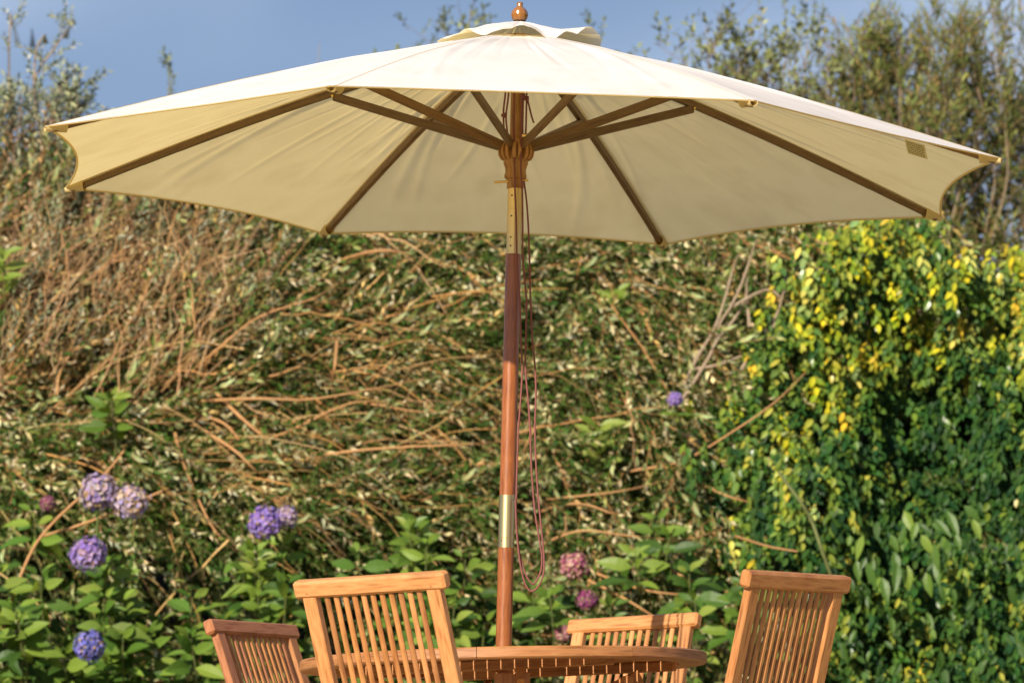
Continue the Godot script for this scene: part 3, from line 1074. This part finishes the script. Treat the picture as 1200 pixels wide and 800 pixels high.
func make_butterfly_bush() -> void:
	var o := thing("butterfly_bush", "tall grey-leaved bush with dark seed spikes against the sky, left of the parasol", "bush", spot(40, 500, -5.9) * Vector3(1, 0, 1) + Vector3(0, 0.7, 0))
	var inv := -o.position
	var z := -5.9
	var stems := [
		[[70, 300], [52, 200], [40, 110], [42, 60], [52, 40]], [[60, 320], [45, 150], [40, 95], [62, 58], [82, 30]], [[40, 310], [15, 180], [10, 80], [12, 16]], [[75, 300], [60, 150], [62, 115], [90, 80]],
		[[80, 300], [68, 160], [80, 118], [97, 96]], [[85, 300], [80, 170], [88, 135], [94, 122]], [[30, 320], [14, 160], [8, 118]], [[-20, 320], [-40, 150], [-60, 20]], [[-60, 320], [-90, 120], [-110, 0]], [[10, 320], [-10, 130], [-14, 40]],
		[[100, 310], [92, 230], [84, 190], [88, 160]], [[120, 320], [104, 260], [100, 225]],
	]
	var ends := []
	for st in stems:
		stem_part(o, st, z - R(0.0, 0.25), 0.007, 0.003, M.grey_bark)
	var sp := sprig(14, 0.16, 0.045, 0.017, 0.8, Color(0.25, 0.16, 0.1), [Color(0.3, 0.32, 0.2), Color(0.22, 0.24, 0.15), Color(0.13, 0.16, 0.1), Color(0.38, 0.36, 0.22)], 0.0022)
	var places := []
	var tints := []
	for st in stems:
		for i in 46:
			var f: float = pow(rng.randf(), 0.8) * (st.size() - 1.001)
			var k := int(f)
			var q: Vector2 = Vector2(st[k][0], st[k][1]).lerp(Vector2(st[k + 1][0], st[k + 1][1]), f - k)
			if q.y < 105.0 and rng.randf() < 0.72:
				continue
			places.append(Transform3D(aim(Vector3(R(-0.9, 0.9), R(0.2, 1.0), R(-0.6, 0.6)), Vector3(R(-1, 1), 0.3, 1), R(0.4, 0.85)), spot(q.x + R(-7, 7), q.y + R(-5, 5), z - R(-0.1, 0.3)) + inv))
			tints.append(Color.WHITE * exp(R(-0.3, 0.3)))
	masses("foliage", sp, M.foliage, o, places, tints)
	for h in [[38, 56, 37, 34], [66, 102, 93, 77], [82, 112, 97, 95], [90, 132, 95, 123], [14, 130, 7, 112], [58, 128, 66, 106], [20, 52, 12, 14], [76, 46, 82, 29], [52, 52, 52, 41]]:
		var a := spot(h[0], h[1], z) + inv
		var b := spot(h[2], h[3], z + 0.02) + inv
		var s := Shape.new()
		var pale: bool = h[3] < 42 and h[0] != 38
		for i in 46:
			var f := i / 45.0
			s.col = shade(Color(0.32, 0.31, 0.2) if pale else Color(0.075, 0.07, 0.045), 0.3)
			var w := i * 2.4
			var out := Vector3(cos(w), 0.4, sin(w)).normalized()
			var r := 0.013 * (1.0 - 0.65 * f)
			s.leaf(a.lerp(b, f), out, Vector3.UP, r * 1.7, r * 1.3, SMALL_LEAF)
		part("seed_head", s.mesh(), M.foliage, o)

func make_willows() -> void:
	var leafy := sprig(13, 0.17, 0.052, 0.0125, 0.5, Color(0.22, 0.12, 0.06), [Color(0.16, 0.19, 0.05), Color(0.11, 0.15, 0.038), Color(0.22, 0.23, 0.075), Color(0.24, 0.18, 0.07)], 0.0018)
	var broad := sprig(9, 0.16, 0.042, 0.02, 0.75, Color(0.2, 0.12, 0.06), [Color(0.13, 0.16, 0.05), Color(0.1, 0.12, 0.05), Color(0.18, 0.19, 0.08)], 0.0018)
	var yellow := sprig(4, 0.09, 0.05, 0.03, 0.8, Color(0.2, 0.13, 0.05), [Color(0.5, 0.42, 0.05), Color(0.4, 0.36, 0.07)], 0.0018)
	var defs := [
		["feathery brown-green willow shoots at the right edge of the picture above the yellow bush", 1090.0, 1290.0, 20, 0.0, 40.0, leafy, -6.9],
		["tall thin willow shoots rising over the right-hand corner of the parasol", 985.0, 1100.0, 18, 5.0, 90.0, leafy, -7.2],
		["open shrub with scattered yellow leaves over the parasol's right slope", 830.0, 990.0, 20, 20.0, 120.0, broad, -7.0],
		["sparse shrub behind the parasol with a few tips showing above the canopy", 480.0, 830.0, 14, 15.0, 100.0, broad, -7.4],
		["shrub behind the left slope of the parasol with thin pale tips", 110.0, 480.0, 14, 70.0, 160.0, broad, -7.4],
		["willow shoots beyond the right edge of the bank", 1300.0, 1600.0, 14, 0.0, 80.0, leafy, -6.9],
	]
	for d in defs:
		var z: float = d[7]
		var o := thing("willow_shrub", d[0], "shrub", spot((d[1] + d[2]) * 0.5, 600, z) * Vector3(1, 0, 1) + Vector3(0, 1.7, 0), 0.0, "tall shrubs along the top of the bank")
		var inv := -o.position
		var places := []
		var tints := []
		var yp := []
		var tw := Shape.new()
		tw.tube([Vector3.ZERO, Vector3(0, 0.05, 0)], 0.004, 0.003, 3)
		var yt := []
		for i in d[3]:
			var px := lerpf(d[1], d[2], (i + R(0.1, 0.9)) / d[3])
			var tip := lerpf(d[4], d[5], pow(rng.randf(), 1.2))
			if d[1] == 480.0:
				tip = 10.0 if i == 2 else (46.0 if i == 1 or (px > 720.0 and i % 3 == 0) else R(110.0, 160.0))
			if d[1] == 110.0:
				tip = 205.0 - (px - 110.0) * 0.25 + R(0.0, 40.0)
				if i == 3: tip = 84.0
				if i == 9: tip = 50.0
			var lean := R(-30.0, 30.0)
			var zz := z - R(-0.25, 0.5)
			var line := [[px - lean * 0.6, 420.0, 0.0], [px + R(-14, 14), 300.0, 0.0], [px + R(-12, 12), 200.0, 0.0], [px + lean * 0.5, (tip + 160.0) * 0.5, 0.0], [px + lean, tip, 0.0]]
			var pts := []
			for q in line:
				pts.append(spot(q[0], q[1], zz) + inv)
			var s := Shape.new()
			pts = smooth_line(pts, 5)
			s.tube(pts, R(0.0035, 0.006), 0.0012, 5, 0.08)
			part("stem", s.mesh(), M.grey_bark, o)
			var thin: bool = (d[1] == 110.0 and i < 10)
			var lines := [pts]
			for k in (0 if thin else 9):
				var f := R(0.1, 0.85)
				var fi := f * (pts.size() - 1.001)
				var at: Vector3 = pts[int(fi)].lerp(pts[int(fi) + 1], fi - int(fi))
				var sd := Vector3(R(-1, 1), R(0.7, 1.6), R(-0.8, 0.8)).normalized() * R(0.2, 0.48) * lerpf(1.1, 0.6, f)
				var br := []
				for j in 5:
					br.append(at + sd * (j / 4.0) + Vector3(sd.x * 0.5, -absf(sd.x) * 0.2, 0) * pow(j / 4.0, 2.0) + Vector3(R(-1, 1), R(-1, 1), R(-1, 1)) * 0.008)
				tw.col = shade(Color(0.24, 0.16, 0.085), 0.2)
				tw.tube(br, 0.0024, 0.001, 3)
				lines.append(br)
			for k in (9 if thin else (46 if d[1] == 830.0 else 54)):
				var ln: Array = lines[0] if lines.size() == 1 or rng.randf() < 0.22 else lines[rng.randi_range(1, lines.size() - 1)]
				var f := pow(rng.randf(), 0.85)
				var fi := f * (ln.size() - 1.001)
				var at: Vector3 = ln[int(fi)].lerp(ln[int(fi) + 1], fi - int(fi))
				var off := Vector3(R(-1, 1), R(-0.3, 0.3), R(-1, 1)) * 0.02
				var tr := Transform3D(aim(Vector3(R(-0.9, 0.9), 1.0, R(-0.8, 0.8)), Vector3(R(-1, 1), 0.2, 1), R(0.45, 1.1)), at + off)
				if d[1] == 830.0 and rng.randf() < 0.045 or rng.randf() < 0.01:
					yp.append(tr); yt.append(Color.WHITE * R(0.7, 1.1))
				elif d[1] == 830.0 and f > 0.55 and rng.randf() < 0.35:
					continue
				else:
					places.append(tr); tints.append(Color.WHITE * exp(R(-0.4, 0.3)))
		masses("foliage", d[6], M.foliage, o, places, tints)
		part("twigs", tw.mesh(), M.twigs, o).set_meta("kind", "stuff")
		if yp.size():
			masses("yellow_leaves", yellow, M.foliage, o, yp, yt)
	# dense dark growth that closes the top of the bank behind them
	var h := thing("hedge", "dense mixed hedge along the top of the bank behind all the shrubs", "hedge", Vector3(0, 2.1, -7.9))
	var fill := [sprig(24, 0.34, 0.05, 0.02, 0.8, Color(0.2, 0.11, 0.05), [Color(0.1, 0.13, 0.04), Color(0.16, 0.16, 0.06), Color(0.22, 0.17, 0.08), Color(0.07, 0.1, 0.03)], 0.003),
		sprig(22, 0.32, 0.04, 0.017, 0.7, Color(0.26, 0.14, 0.07), [Color(0.26, 0.19, 0.1), Color(0.16, 0.17, 0.07), Color(0.34, 0.3, 0.18), Color(0.1, 0.12, 0.04)], 0.003)]
	for k in 2:
		var places := []
		var tints := []
		while places.size() < 1900:
			var px := R(-500.0, 1720.0)
			var sky := 235.0
			var floor_y := 500.0 if px < 250.0 else 430.0
			if px > 110.0 and px < 760.0:
				sky = 255.0
			elif px > 820.0:
				sky = 160.0 - smoothstep(900.0, 1100.0, px) * 25.0
			elif px < 110.0:
				sky = 215.0
			var py := R(sky + bump.get_noise_1d(px * 1.1) * 45.0, floor_y)
			places.append(Transform3D(aim(Vector3(R(-0.8, 0.8), 1.0, R(-0.4, 0.9)), Vector3(R(-1, 1), 0.4, 1), R(0.6, 1.2)), spot(px, py, -7.35 - R(0.0, 0.9)) - h.position))
			tints.append(Color.WHITE * exp(R(-0.35, 0.3)))
		masses("foliage", fill[k], M.foliage, h, places, tints)

func single_leaf(stations: Array, l: float, w: float, fold: float, curl: float) -> ArrayMesh:
	var s := Shape.new()
	s.leaf(Vector3.ZERO, Vector3.UP, Vector3.BACK, l, w, stations, fold, curl)
	return s.mesh()

func make_yellow_bush() -> void:
	var o := thing("yellow_green_bush", "big bushy evergreen with hanging yellow and green leaves filling the right side", "bush", spot(1080, 900, -5.3) * Vector3(1, 0, 1) + Vector3(0, 0.35, 0))
	var inv := -o.position
	var shapes := [single_leaf(OVAL_LEAF, 0.056, 0.03, 0.3, 0.18), single_leaf(OVAL_LEAF, 0.05, 0.026, 0.22, 0.3), single_leaf(OVAL_LEAF, 0.062, 0.032, 0.35, 0.1)]
	var cluster_y := []
	# little hanging bunches of six leaves
	var bunch := []
	for k in 3:
		var s := Shape.new()
		s.col = Color(0.2, 0.14, 0.05)
		s.tube([Vector3(0, 0, 0), Vector3(0.01, 0.05, 0.02), Vector3(0, 0.1, 0.03)], 0.0022, 0.0012, 3)
		for i in 7:
			var w := i * 2.4 + k
			s.col = pick([Color(1, 1, 1), Color(1.1, 1.1, 1.1), Color(0.8, 0.85, 0.9), Color(0.42, 0.62, 0.8), Color(0.6, 0.78, 0.9), Color(0.3, 0.5, 0.8)])
			s.leaf(Vector3(0, i * 0.015, 0.02), Vector3(cos(w) * 0.65, R(-1.1, -0.2), 0.25 + sin(w) * 0.5).normalized(), Vector3(cos(w) * 0.3, 0.55, 1).normalized(), R(0.038, 0.06), R(0.02, 0.03), OVAL_LEAF, 0.3, R(0.1, 0.3))
		bunch.append(s.mesh())
	var places := [[], [], []]
	var tints := [[], [], []]
	var singles := []
	var n := 0
	while n < 7600:
		var px := R(800.0, 1640.0)
		var py := R(265.0, 1010.0)
		var left := 862.0 + maxf(0.0, 440.0 - py) * 0.72 + bump.get_noise_1d(py * 1.3 + 50.0) * 30.0 - smoothstep(520.0, 640.0, py) * 20.0
		var top := 300.0 - smoothstep(900.0, 1060.0, px) * 45.0 + smoothstep(920.0, 840.0, px) * 200.0 + bump.get_noise_1d(px * 1.2) * 40.0 + smoothstep(1080.0, 1150.0, px) * 75.0 - smoothstep(1160.0, 1230.0, px) * 60.0
		if px < left + R(-95.0, 45.0) * R(0.2, 1.0) or py < top + R(-45.0, 70.0) * rng.randf() or (px > 1230.0 and rng.randf() < 0.5):
			continue
		n += 1
		# the bush bulges in billows; a hollow runs down its right side
		var billow := bump.get_noise_2d(px * 0.5 + 1500.0, py * 0.5) * 0.26
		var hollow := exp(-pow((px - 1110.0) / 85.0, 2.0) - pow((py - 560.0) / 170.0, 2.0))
		var z := -5.0 + billow - maxf(0.0, 700.0 - py) * 0.0008 - hollow * 0.5 - pow(rng.randf(), 1.6) * 0.4
		var p := spot(px, py, z) + inv
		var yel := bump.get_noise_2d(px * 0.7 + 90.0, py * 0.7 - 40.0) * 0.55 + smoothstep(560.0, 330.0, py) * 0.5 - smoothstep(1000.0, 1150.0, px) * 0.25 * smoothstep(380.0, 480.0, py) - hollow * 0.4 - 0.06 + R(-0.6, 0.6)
		var tone: Color
		if yel > 0.5:
			tone = pick([Color(0.53, 0.45, 0.02), Color(0.44, 0.42, 0.025), Color(0.56, 0.5, 0.1), Color(0.52, 0.37, 0.03)])
		elif yel > 0.12:
			tone = pick([Color(0.23, 0.26, 0.03), Color(0.18, 0.22, 0.03), Color(0.3, 0.3, 0.04)])
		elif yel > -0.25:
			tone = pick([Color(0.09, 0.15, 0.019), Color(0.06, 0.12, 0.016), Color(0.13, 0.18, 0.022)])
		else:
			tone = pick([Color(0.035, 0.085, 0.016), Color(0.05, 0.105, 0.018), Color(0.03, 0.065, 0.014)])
		var k := rng.randi() % 3
		places[k].append(Transform3D(aim(Vector3(R(-0.4, 0.4), 1.0, R(-0.3, 0.5)), Vector3(R(-0.7, 0.5), 0.1, 1), R(0.58, 0.98)), p))
		tints[k].append(shade(tone, 0.18))
		if px < 1215.0 and py < 830.0 and singles.size() < 300 and rng.randf() < 0.14:
			var m: Material = M.leaf_yellow[rng.randi_range(0, 1) if yel > 0.42 else (2 if yel > 0.12 else (3 if yel > -0.25 else 4))]
			if rng.randf() < 0.03:
				m = M.leaf_yellow[5]
			singles.append([p + Vector3(R(-0.03, 0.03), R(-0.03, 0.03), R(0.03, 0.09)), m])
	for k in 3:
		masses("foliage", bunch[k], M.glossy, o, places[k], tints[k])
	for q in singles:
		var l := part("leaf", pick(shapes), q[1], o)
		l.transform = Transform3D(aim(Vector3(R(-0.5, 0.5), R(-1.1, -0.5), R(0.1, 0.5)), Vector3(R(-0.7, 0.3), R(0.0, 0.6), 1), R(0.6, 0.92)), q[0])
	stem_part(o, [[912, 552], [922, 566], [940, 590], [952, 612], [962, 640], [974, 674]], -4.55, 0.0065, 0.0075, M.green_bark)
	stem_part(o, [[862, 628], [900, 640], [935, 646]], -4.7, 0.005, 0.003, M.bark)

func make_grey_branches() -> void:
	var o := thing("bare_grey_branch", "forked bare grey branch on the left edge of the yellow-leaved bush", "branch", spot(830, 480, -5.35))
	for st in [[[800, 470], [822, 440], [834, 410], [843, 382], [856, 360], [868, 335], [880, 305], [886, 285]], [[834, 410], [846, 392], [862, 372], [874, 352], [876, 322]], [[800, 455], [815, 420], [838, 385], [846, 350], [856, 320], [866, 300]],
			[[868, 435], [884, 408], [896, 390], [910, 368], [918, 342], [923, 320]], [[876, 386], [876, 352], [874, 330]], [[890, 395], [905, 382], [912, 370]], [[815, 432], [845, 425], [868, 418]], [[856, 360], [880, 350], [900, 340], [915, 345]]]:
		stem_part(o, st.map(func(q): return [q[0] + R(-3, 3), q[1] + R(-3, 3)]), -5.3, 0.0075, 0.004, M.grey_bark, "branch")

func make_laurel() -> void:
	var o := thing("laurel_shrub", "dark shrub with long pale-edged drooping leaves low on the right behind the right-hand chair", "shrub", spot(1060, 900, -4.75) * Vector3(1, 0, 1) + Vector3(0, 0.35, 0))
	var inv := -o.position
	var long := [single_leaf(BROAD_LEAF, 0.13, 0.038, 0.35, 0.15), single_leaf(BROAD_LEAF, 0.11, 0.042, 0.25, 0.25), single_leaf(BROAD_LEAF, 0.085, 0.035, 0.3, 0.2)]
	for q in [[1004, 670, -1.5], [1016, 672, -1.3], [1024, 668, -1.8], [1048, 660, -1.45], [1052, 672, -1.7], [1064, 676, -1.55], [1080, 640, -1.1], [1096, 622, -0.9], [1110, 612, -1.2], [1130, 606, -0.8], [1095, 650, -1.5], [1075, 625, -1.9], [1044, 640, -1.2], [1120, 640, -1.3], [1100, 668, -1.7], [1086, 684, -1.5], [1034, 690, -1.4], [1140, 622, -1.2], [1012, 640, -1.9], [1060, 612, -1.3]]:
		var l := part("leaf", pick(long), M.leaf_green[[0, 5, 5, 1, 2][rng.randi() % 5]], o)
		l.transform = Transform3D(aim(Vector3(cos(q[2]), sin(q[2]), R(0.1, 0.5)), Vector3(R(-0.6, 0.2), 0.3, 1), R(0.7, 1.0)), spot(q[0], q[1] - 14.0, -4.85 + R(-0.1, 0.1)) + inv)
	for i in 120:
		var px := R(985.0, 1290.0)
		var py := R(600.0, 900.0)
		var l := part("leaf", pick(long), M.leaf_green[[3, 1, 3, 3, 5, 3][rng.randi() % 6]], o)
		var th := R(-2.4, -0.7)
		l.transform = Transform3D(aim(Vector3(cos(th), sin(th), R(0.0, 0.7)), Vector3(R(-0.7, 0.4), R(0.0, 0.7), 1), R(0.35, 0.75)), spot(px, py, -4.85 - R(-0.1, 0.25)) + inv)

func flower_head(col: Array, r: float) -> ArrayMesh:
	var s := Shape.new()
	for i in 136:
		var y := 1.0 - 1.75 * (i + 0.5) / 136.0
		var w := i * 2.39996
		var d := Vector3(cos(w) * sqrt(maxf(0.0, 1.0 - y * y)), y * 0.92, sin(w) * sqrt(maxf(0.0, 1.0 - y * y)))
		var k := R(0.8, 1.08) * (1.0 + 0.13 * sin(w * 3.1 + y * 4.0))
		var c0 := d * r * k
		var tone: Color = pick(col)
		var x := d.cross(Vector3(0.2, 1, 0.3)).normalized()
		var z := x.cross(d)
		var spin := R(0, TAU)
		for q in 4:
			var a := spin + q * PI / 2.0
			var pd := (x * cos(a) + z * sin(a) + d * R(0.1, 0.5)).normalized()
			s.col = shade(tone * 0.82 if rng.randf() < 0.88 else Color(0.3, 0.2, 0.1), 0.22)
			s.leaf(c0, pd, d, r * 0.23, r * 0.24, [Vector2(0.55, 1.0), Vector2(1.0, 0.55), Vector2(1.1, 0.0)], 0.2, -0.1)
	s.col = Color(0.12, 0.16, 0.05)
	s.tube([Vector3(0, -r * 2.4, -r * 1.2), Vector3(0, -r, -r * 0.4), Vector3.ZERO], 0.005, 0.005, 5)
	return s.mesh()

func make_hydrangea(o: Node3D, stems: Array, heads: Array, big: int) -> void:
	var inv := -o.position
	var shapes := [single_leaf(BROAD_LEAF, 0.13, 0.062, 0.25, 0.22), single_leaf(BROAD_LEAF, 0.115, 0.056, 0.32, 0.12), single_leaf(BROAD_LEAF, 0.14, 0.056, 0.2, 0.36), single_leaf(BROAD_LEAF, 0.11, 0.046, 0.38, 0.2)]
	var rest := [[], [], [], []]
	var tint := [[], [], [], []]
	var made := 0
	for q in stems:
		var p := spot(q[0], q[1], q[2]) + inv
		var s := Shape.new()
		s.tube([p + Vector3(R(-0.1, 0.1), -0.34, -0.22), p + Vector3(R(-0.03, 0.03), -0.16, -0.07), p], 0.0045, 0.003, 5)
		if q[0] > -20.0 and q[0] < 1220.0 and q[1] < 830.0:
			part("stem", s.mesh(), M.green_bark, o)
		var tone: int = rng.randi() % 6
		for tier in 3:
			var turn := R(0, TAU)
			for i in 4:
				var a := turn + i * PI / 2.0 + R(-0.3, 0.3)
				var up: float = [0.75, 0.3, -0.15][tier] + R(-0.25, 0.25)
				var d := Vector3(cos(a), up, sin(a) + 0.25).normalized()
				var size: float = [0.48, 0.8, 0.98][tier] * R(0.65, 1.3)
				var tr := Transform3D(aim(d, Vector3(-0.25, 0.6, 0.9) + Vector3(R(-0.8, 0.8), R(-0.5, 0.3), R(-0.5, 0.5)), size), p - Vector3(0, tier * 0.05, tier * 0.02) + d * 0.015)
				var inside: bool = q[0] > -25.0 and q[0] < 1225.0 and q[1] < 835.0
				var k := rng.randi() % 4
				if inside and made < big:
					made += 1
					var l := part("leaf", shapes[k], M.leaf_green[(tone + [0, 0, 1, 3][rng.randi() % 4]) % 6], o)
					l.transform = tr
				else:
					rest[k].append(tr)
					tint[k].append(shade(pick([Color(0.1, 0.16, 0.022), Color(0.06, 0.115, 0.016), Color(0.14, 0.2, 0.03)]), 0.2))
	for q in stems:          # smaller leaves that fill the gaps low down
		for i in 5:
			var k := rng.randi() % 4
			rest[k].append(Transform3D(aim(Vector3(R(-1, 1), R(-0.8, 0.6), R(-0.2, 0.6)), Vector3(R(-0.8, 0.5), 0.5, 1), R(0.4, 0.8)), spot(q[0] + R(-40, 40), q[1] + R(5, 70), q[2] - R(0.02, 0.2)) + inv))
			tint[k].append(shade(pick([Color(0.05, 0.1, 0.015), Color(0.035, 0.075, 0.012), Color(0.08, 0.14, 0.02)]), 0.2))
	for k in 4:
		if rest[k].size():
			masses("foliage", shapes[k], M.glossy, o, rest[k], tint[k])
	for h in heads:
		var f := part("flower_head", flower_head(h[3], h[4]), M.petals, o, h[5])
		f.transform = Transform3D(Basis(Vector3.RIGHT, 0.7) * Basis(Vector3.UP, R(0, TAU)), spot(h[0], h[1], h[2]) + inv)

func make_hydrangeas() -> void:
	var purple := [Color(0.3, 0.2, 0.5), Color(0.36, 0.27, 0.56), Color(0.24, 0.15, 0.42), Color(0.42, 0.3, 0.5)]
	var violet := [Color(0.3, 0.2, 0.55), Color(0.36, 0.26, 0.6), Color(0.26, 0.17, 0.5)]
	var faded := [Color(0.42, 0.32, 0.5), Color(0.5, 0.36, 0.42), Color(0.28, 0.2, 0.42), Color(0.5, 0.42, 0.42)]
	var blush := [Color(0.56, 0.4, 0.36), Color(0.5, 0.4, 0.5), Color(0.38, 0.32, 0.55), Color(0.6, 0.46, 0.36)]
	var blue := [Color(0.16, 0.16, 0.46), Color(0.22, 0.2, 0.5), Color(0.13, 0.14, 0.4)]
	var pink := [Color(0.45, 0.16, 0.2), Color(0.5, 0.26, 0.24), Color(0.55, 0.36, 0.28), Color(0.36, 0.09, 0.16)]
	var magenta := [Color(0.25, 0.05, 0.14), Color(0.32, 0.1, 0.2), Color(0.2, 0.1, 0.12)]
	var o := thing("hydrangea_bush", "leafy hydrangea with purple and blue flower heads in the lower left corner", "hydrangea", spot(200, 960, -4.5) * Vector3(1, 0, 1) + Vector3(0, 0.1, 0))
	var stems := []
	while stems.size() < 140:
		var px := R(-330.0, 575.0)
		var py := R(560.0, 1000.0)
		var top := 640.0 + bump.get_noise_1d(px * 0.8) * 50.0
		if px > 380.0:
			top += minf(1.0, (px - 380.0) / 60.0) * 60.0
		if py < top or (px < -30.0 and rng.randf() < 0.4):
			continue
		stems.append([px, py, -4.35 - maxf(0.0, 800.0 - py) * 0.0012 + R(-0.15, 0.12)])
	stems.append_array([[480, 622, -4.6], [500, 640, -4.55], [130, 470, -5.0], [40, 600, -4.7], [330, 640, -4.6], [420, 650, -4.6], [545, 655, -4.6]])
	make_hydrangea(o, stems, [
		[115, 577, -4.42, faded, 0.066, "faded purple hydrangea flower head"], [153, 588, -4.38, blush, 0.06, "pale pinkish lilac hydrangea flower head"], [103, 649, -4.3, purple, 0.059, "purple hydrangea flower head"],
		[310, 612, -4.4, violet, 0.056, "round violet hydrangea flower head"], [104, 757, -4.2, blue, 0.052, "blue hydrangea flower head"], [335, 606, -4.55, faded, 0.04, "small faded lilac flower head"], [55, 590, -4.6, magenta, 0.028, "small dark pink flower head"]], 300)
	o = thing("hydrangea_bush", "pale-leaved hydrangea with pink flower heads behind the table", "hydrangea", spot(720, 960, -4.6) * Vector3(1, 0, 1) + Vector3(0, 0.1, 0))
	stems = []
	while stems.size() < 30:
		var px := R(560.0, 890.0)
		var py := R(640.0, 1000.0)
		if py < 690.0 + absf(px - 800.0) * 0.08 + bump.get_noise_1d(px) * 30.0:
			continue
		stems.append([px, py, -4.45 - maxf(0.0, 800.0 - py) * 0.0012 + R(-0.15, 0.12)])
	stems.append_array([[770, 610, -4.75], [785, 630, -4.7], [745, 650, -4.7], [645, 700, -4.5], [625, 690, -4.55], [808, 672, -4.6]])
	make_hydrangea(o, stems, [[672, 663, -4.5, pink, 0.048, "pink hydrangea flower head"], [688, 703, -4.45, magenta, 0.036, "withered magenta flower head"], [660, 742, -4.5, pink, 0.03, "small pink flower head low by the chair"]], 240)
	o = thing("hydrangea_flower_stem", "single blue flower head poking out of the silvery shrub right of the pole", "flower", spot(792, 520, -5.3))
	var s := Shape.new()
	var p0 := spot(800, 560, -5.5) - o.position
	var p1 := spot(791, 468, -4.98) - o.position
	s.tube([p0, p0.lerp(p1, 0.5) + Vector3(0.02, 0.02, 0), p1], 0.005, 0.004, 5)
	part("stem", s.mesh(), M.green_bark, o)
	var f := part("flower_head", flower_head(violet, 0.028), M.petals, o)
	f.position = p1
	var lv := single_leaf(BROAD_LEAF, 0.09, 0.045, 0.25, 0.2)
	for i in 5:
		var l := part("leaf", lv, M.leaf_green[i % 5], o)
		l.transform = Transform3D(aim(Vector3(cos(i * 1.3), 0.2, sin(i * 1.3)), Vector3(0, 1, 0.6), 0.8), p1 - Vector3(0, 0.06, 0.03))

func make_saplings() -> void:
	var shapes := [single_leaf(BROAD_LEAF, 0.1, 0.036, 0.25, 0.2), single_leaf(BROAD_LEAF, 0.085, 0.04, 0.3, 0.15)]
	for d in [
		["bright green leafy shoot in front of the twiggy shrub on the left", 132.0, 470.0, -5.15, [2, 0, 4], 16], ["yellow-green leafy shoot in the silvery shrub right of the pole", 702.0, 502.0, -5.1, [4, 2], 16],
		["lance-leaved green shoot below the silvery shrub left of the pole", 487.0, 618.0, -4.7, [2, 0, 4], 24], ["yellow-tipped leafy shoot under the right half of the canopy", 722.0, 345.0, -5.5, [4, 2, 0], 14],
		["small yellow-leaved shoot at the very left edge under the canopy", 4.0, 300.0, -5.1, [4, 2], 14], ["green shoot beside the withered stems left of the flowers", 300.0, 660.0, -4.6, [0, 2, 4], 14]]:
		var o := thing("leafy_shoot", d[0], "shoot", spot(d[1], d[2] + 40.0, d[3] - 0.08), 0.0, "young green shoots growing through the shrubs")
		var tip := spot(d[1], d[2], d[3]) - o.position
		var s := Shape.new()
		s.tube([Vector3(0, -0.12, -0.15), Vector3.ZERO, tip], 0.005, 0.003, 5)
		part("stem", s.mesh(), M.green_bark, o)
		for i in d[5]:
			var a: float = i * 2.4
			var l := part("leaf", pick(shapes), M.leaf_green[pick(d[4])], o)
			var f: float = float(i) / d[5]
			l.transform = Transform3D(aim(Vector3(cos(a), R(0.1, 0.9), sin(a) * 0.8 + 0.3), Vector3(R(-0.4, 0.4), 0.6, 1), R(0.7, 1.15)), tip * lerpf(1.1, -0.2, f) + Vector3(R(-0.01, 0.01), 0, 0))

# ---------------------------------------------------------------- scene
func _ready() -> void:
	rng.seed = 11
	bump.seed = 4
	bump.frequency = 0.01
	bump.fractal_octaves = 3
	set_camera_and_light()
	make_materials()
	set_ground()
	make_willows()
	make_bush_centre()
	make_dry_shrub()
	make_butterfly_bush()
	make_yellow_bush()
	make_grey_branches()
	make_laurel()
	make_hydrangeas()
	make_saplings()
	make_table()
	make_chair("brightly lit front chair with its slatted back to the camera, left of the pole", Vector3(-0.382, 0, 1.026), 2.589, M.teak[2], M.teak)
	make_chair("dark-railed chair at far left, partly behind the front chair", Vector3(-0.788, 0, -0.766), 1.036, M.teak_red, [M.teak[3], M.teak_red, M.teak[1]])
	make_chair("chair behind the table, its top rail showing just above the tabletop", Vector3(0.318, 0, -0.894), -0.584, M.teak[0], M.teak)
	make_chair("right-hand chair leaning away from the table, its back slats in shade", Vector3(0.682, 0, 0.793), 3.98, M.teak[1], [M.teak[0], M.teak[1], M.teak[2]], 0.3, 0.415)
	make_parasol()
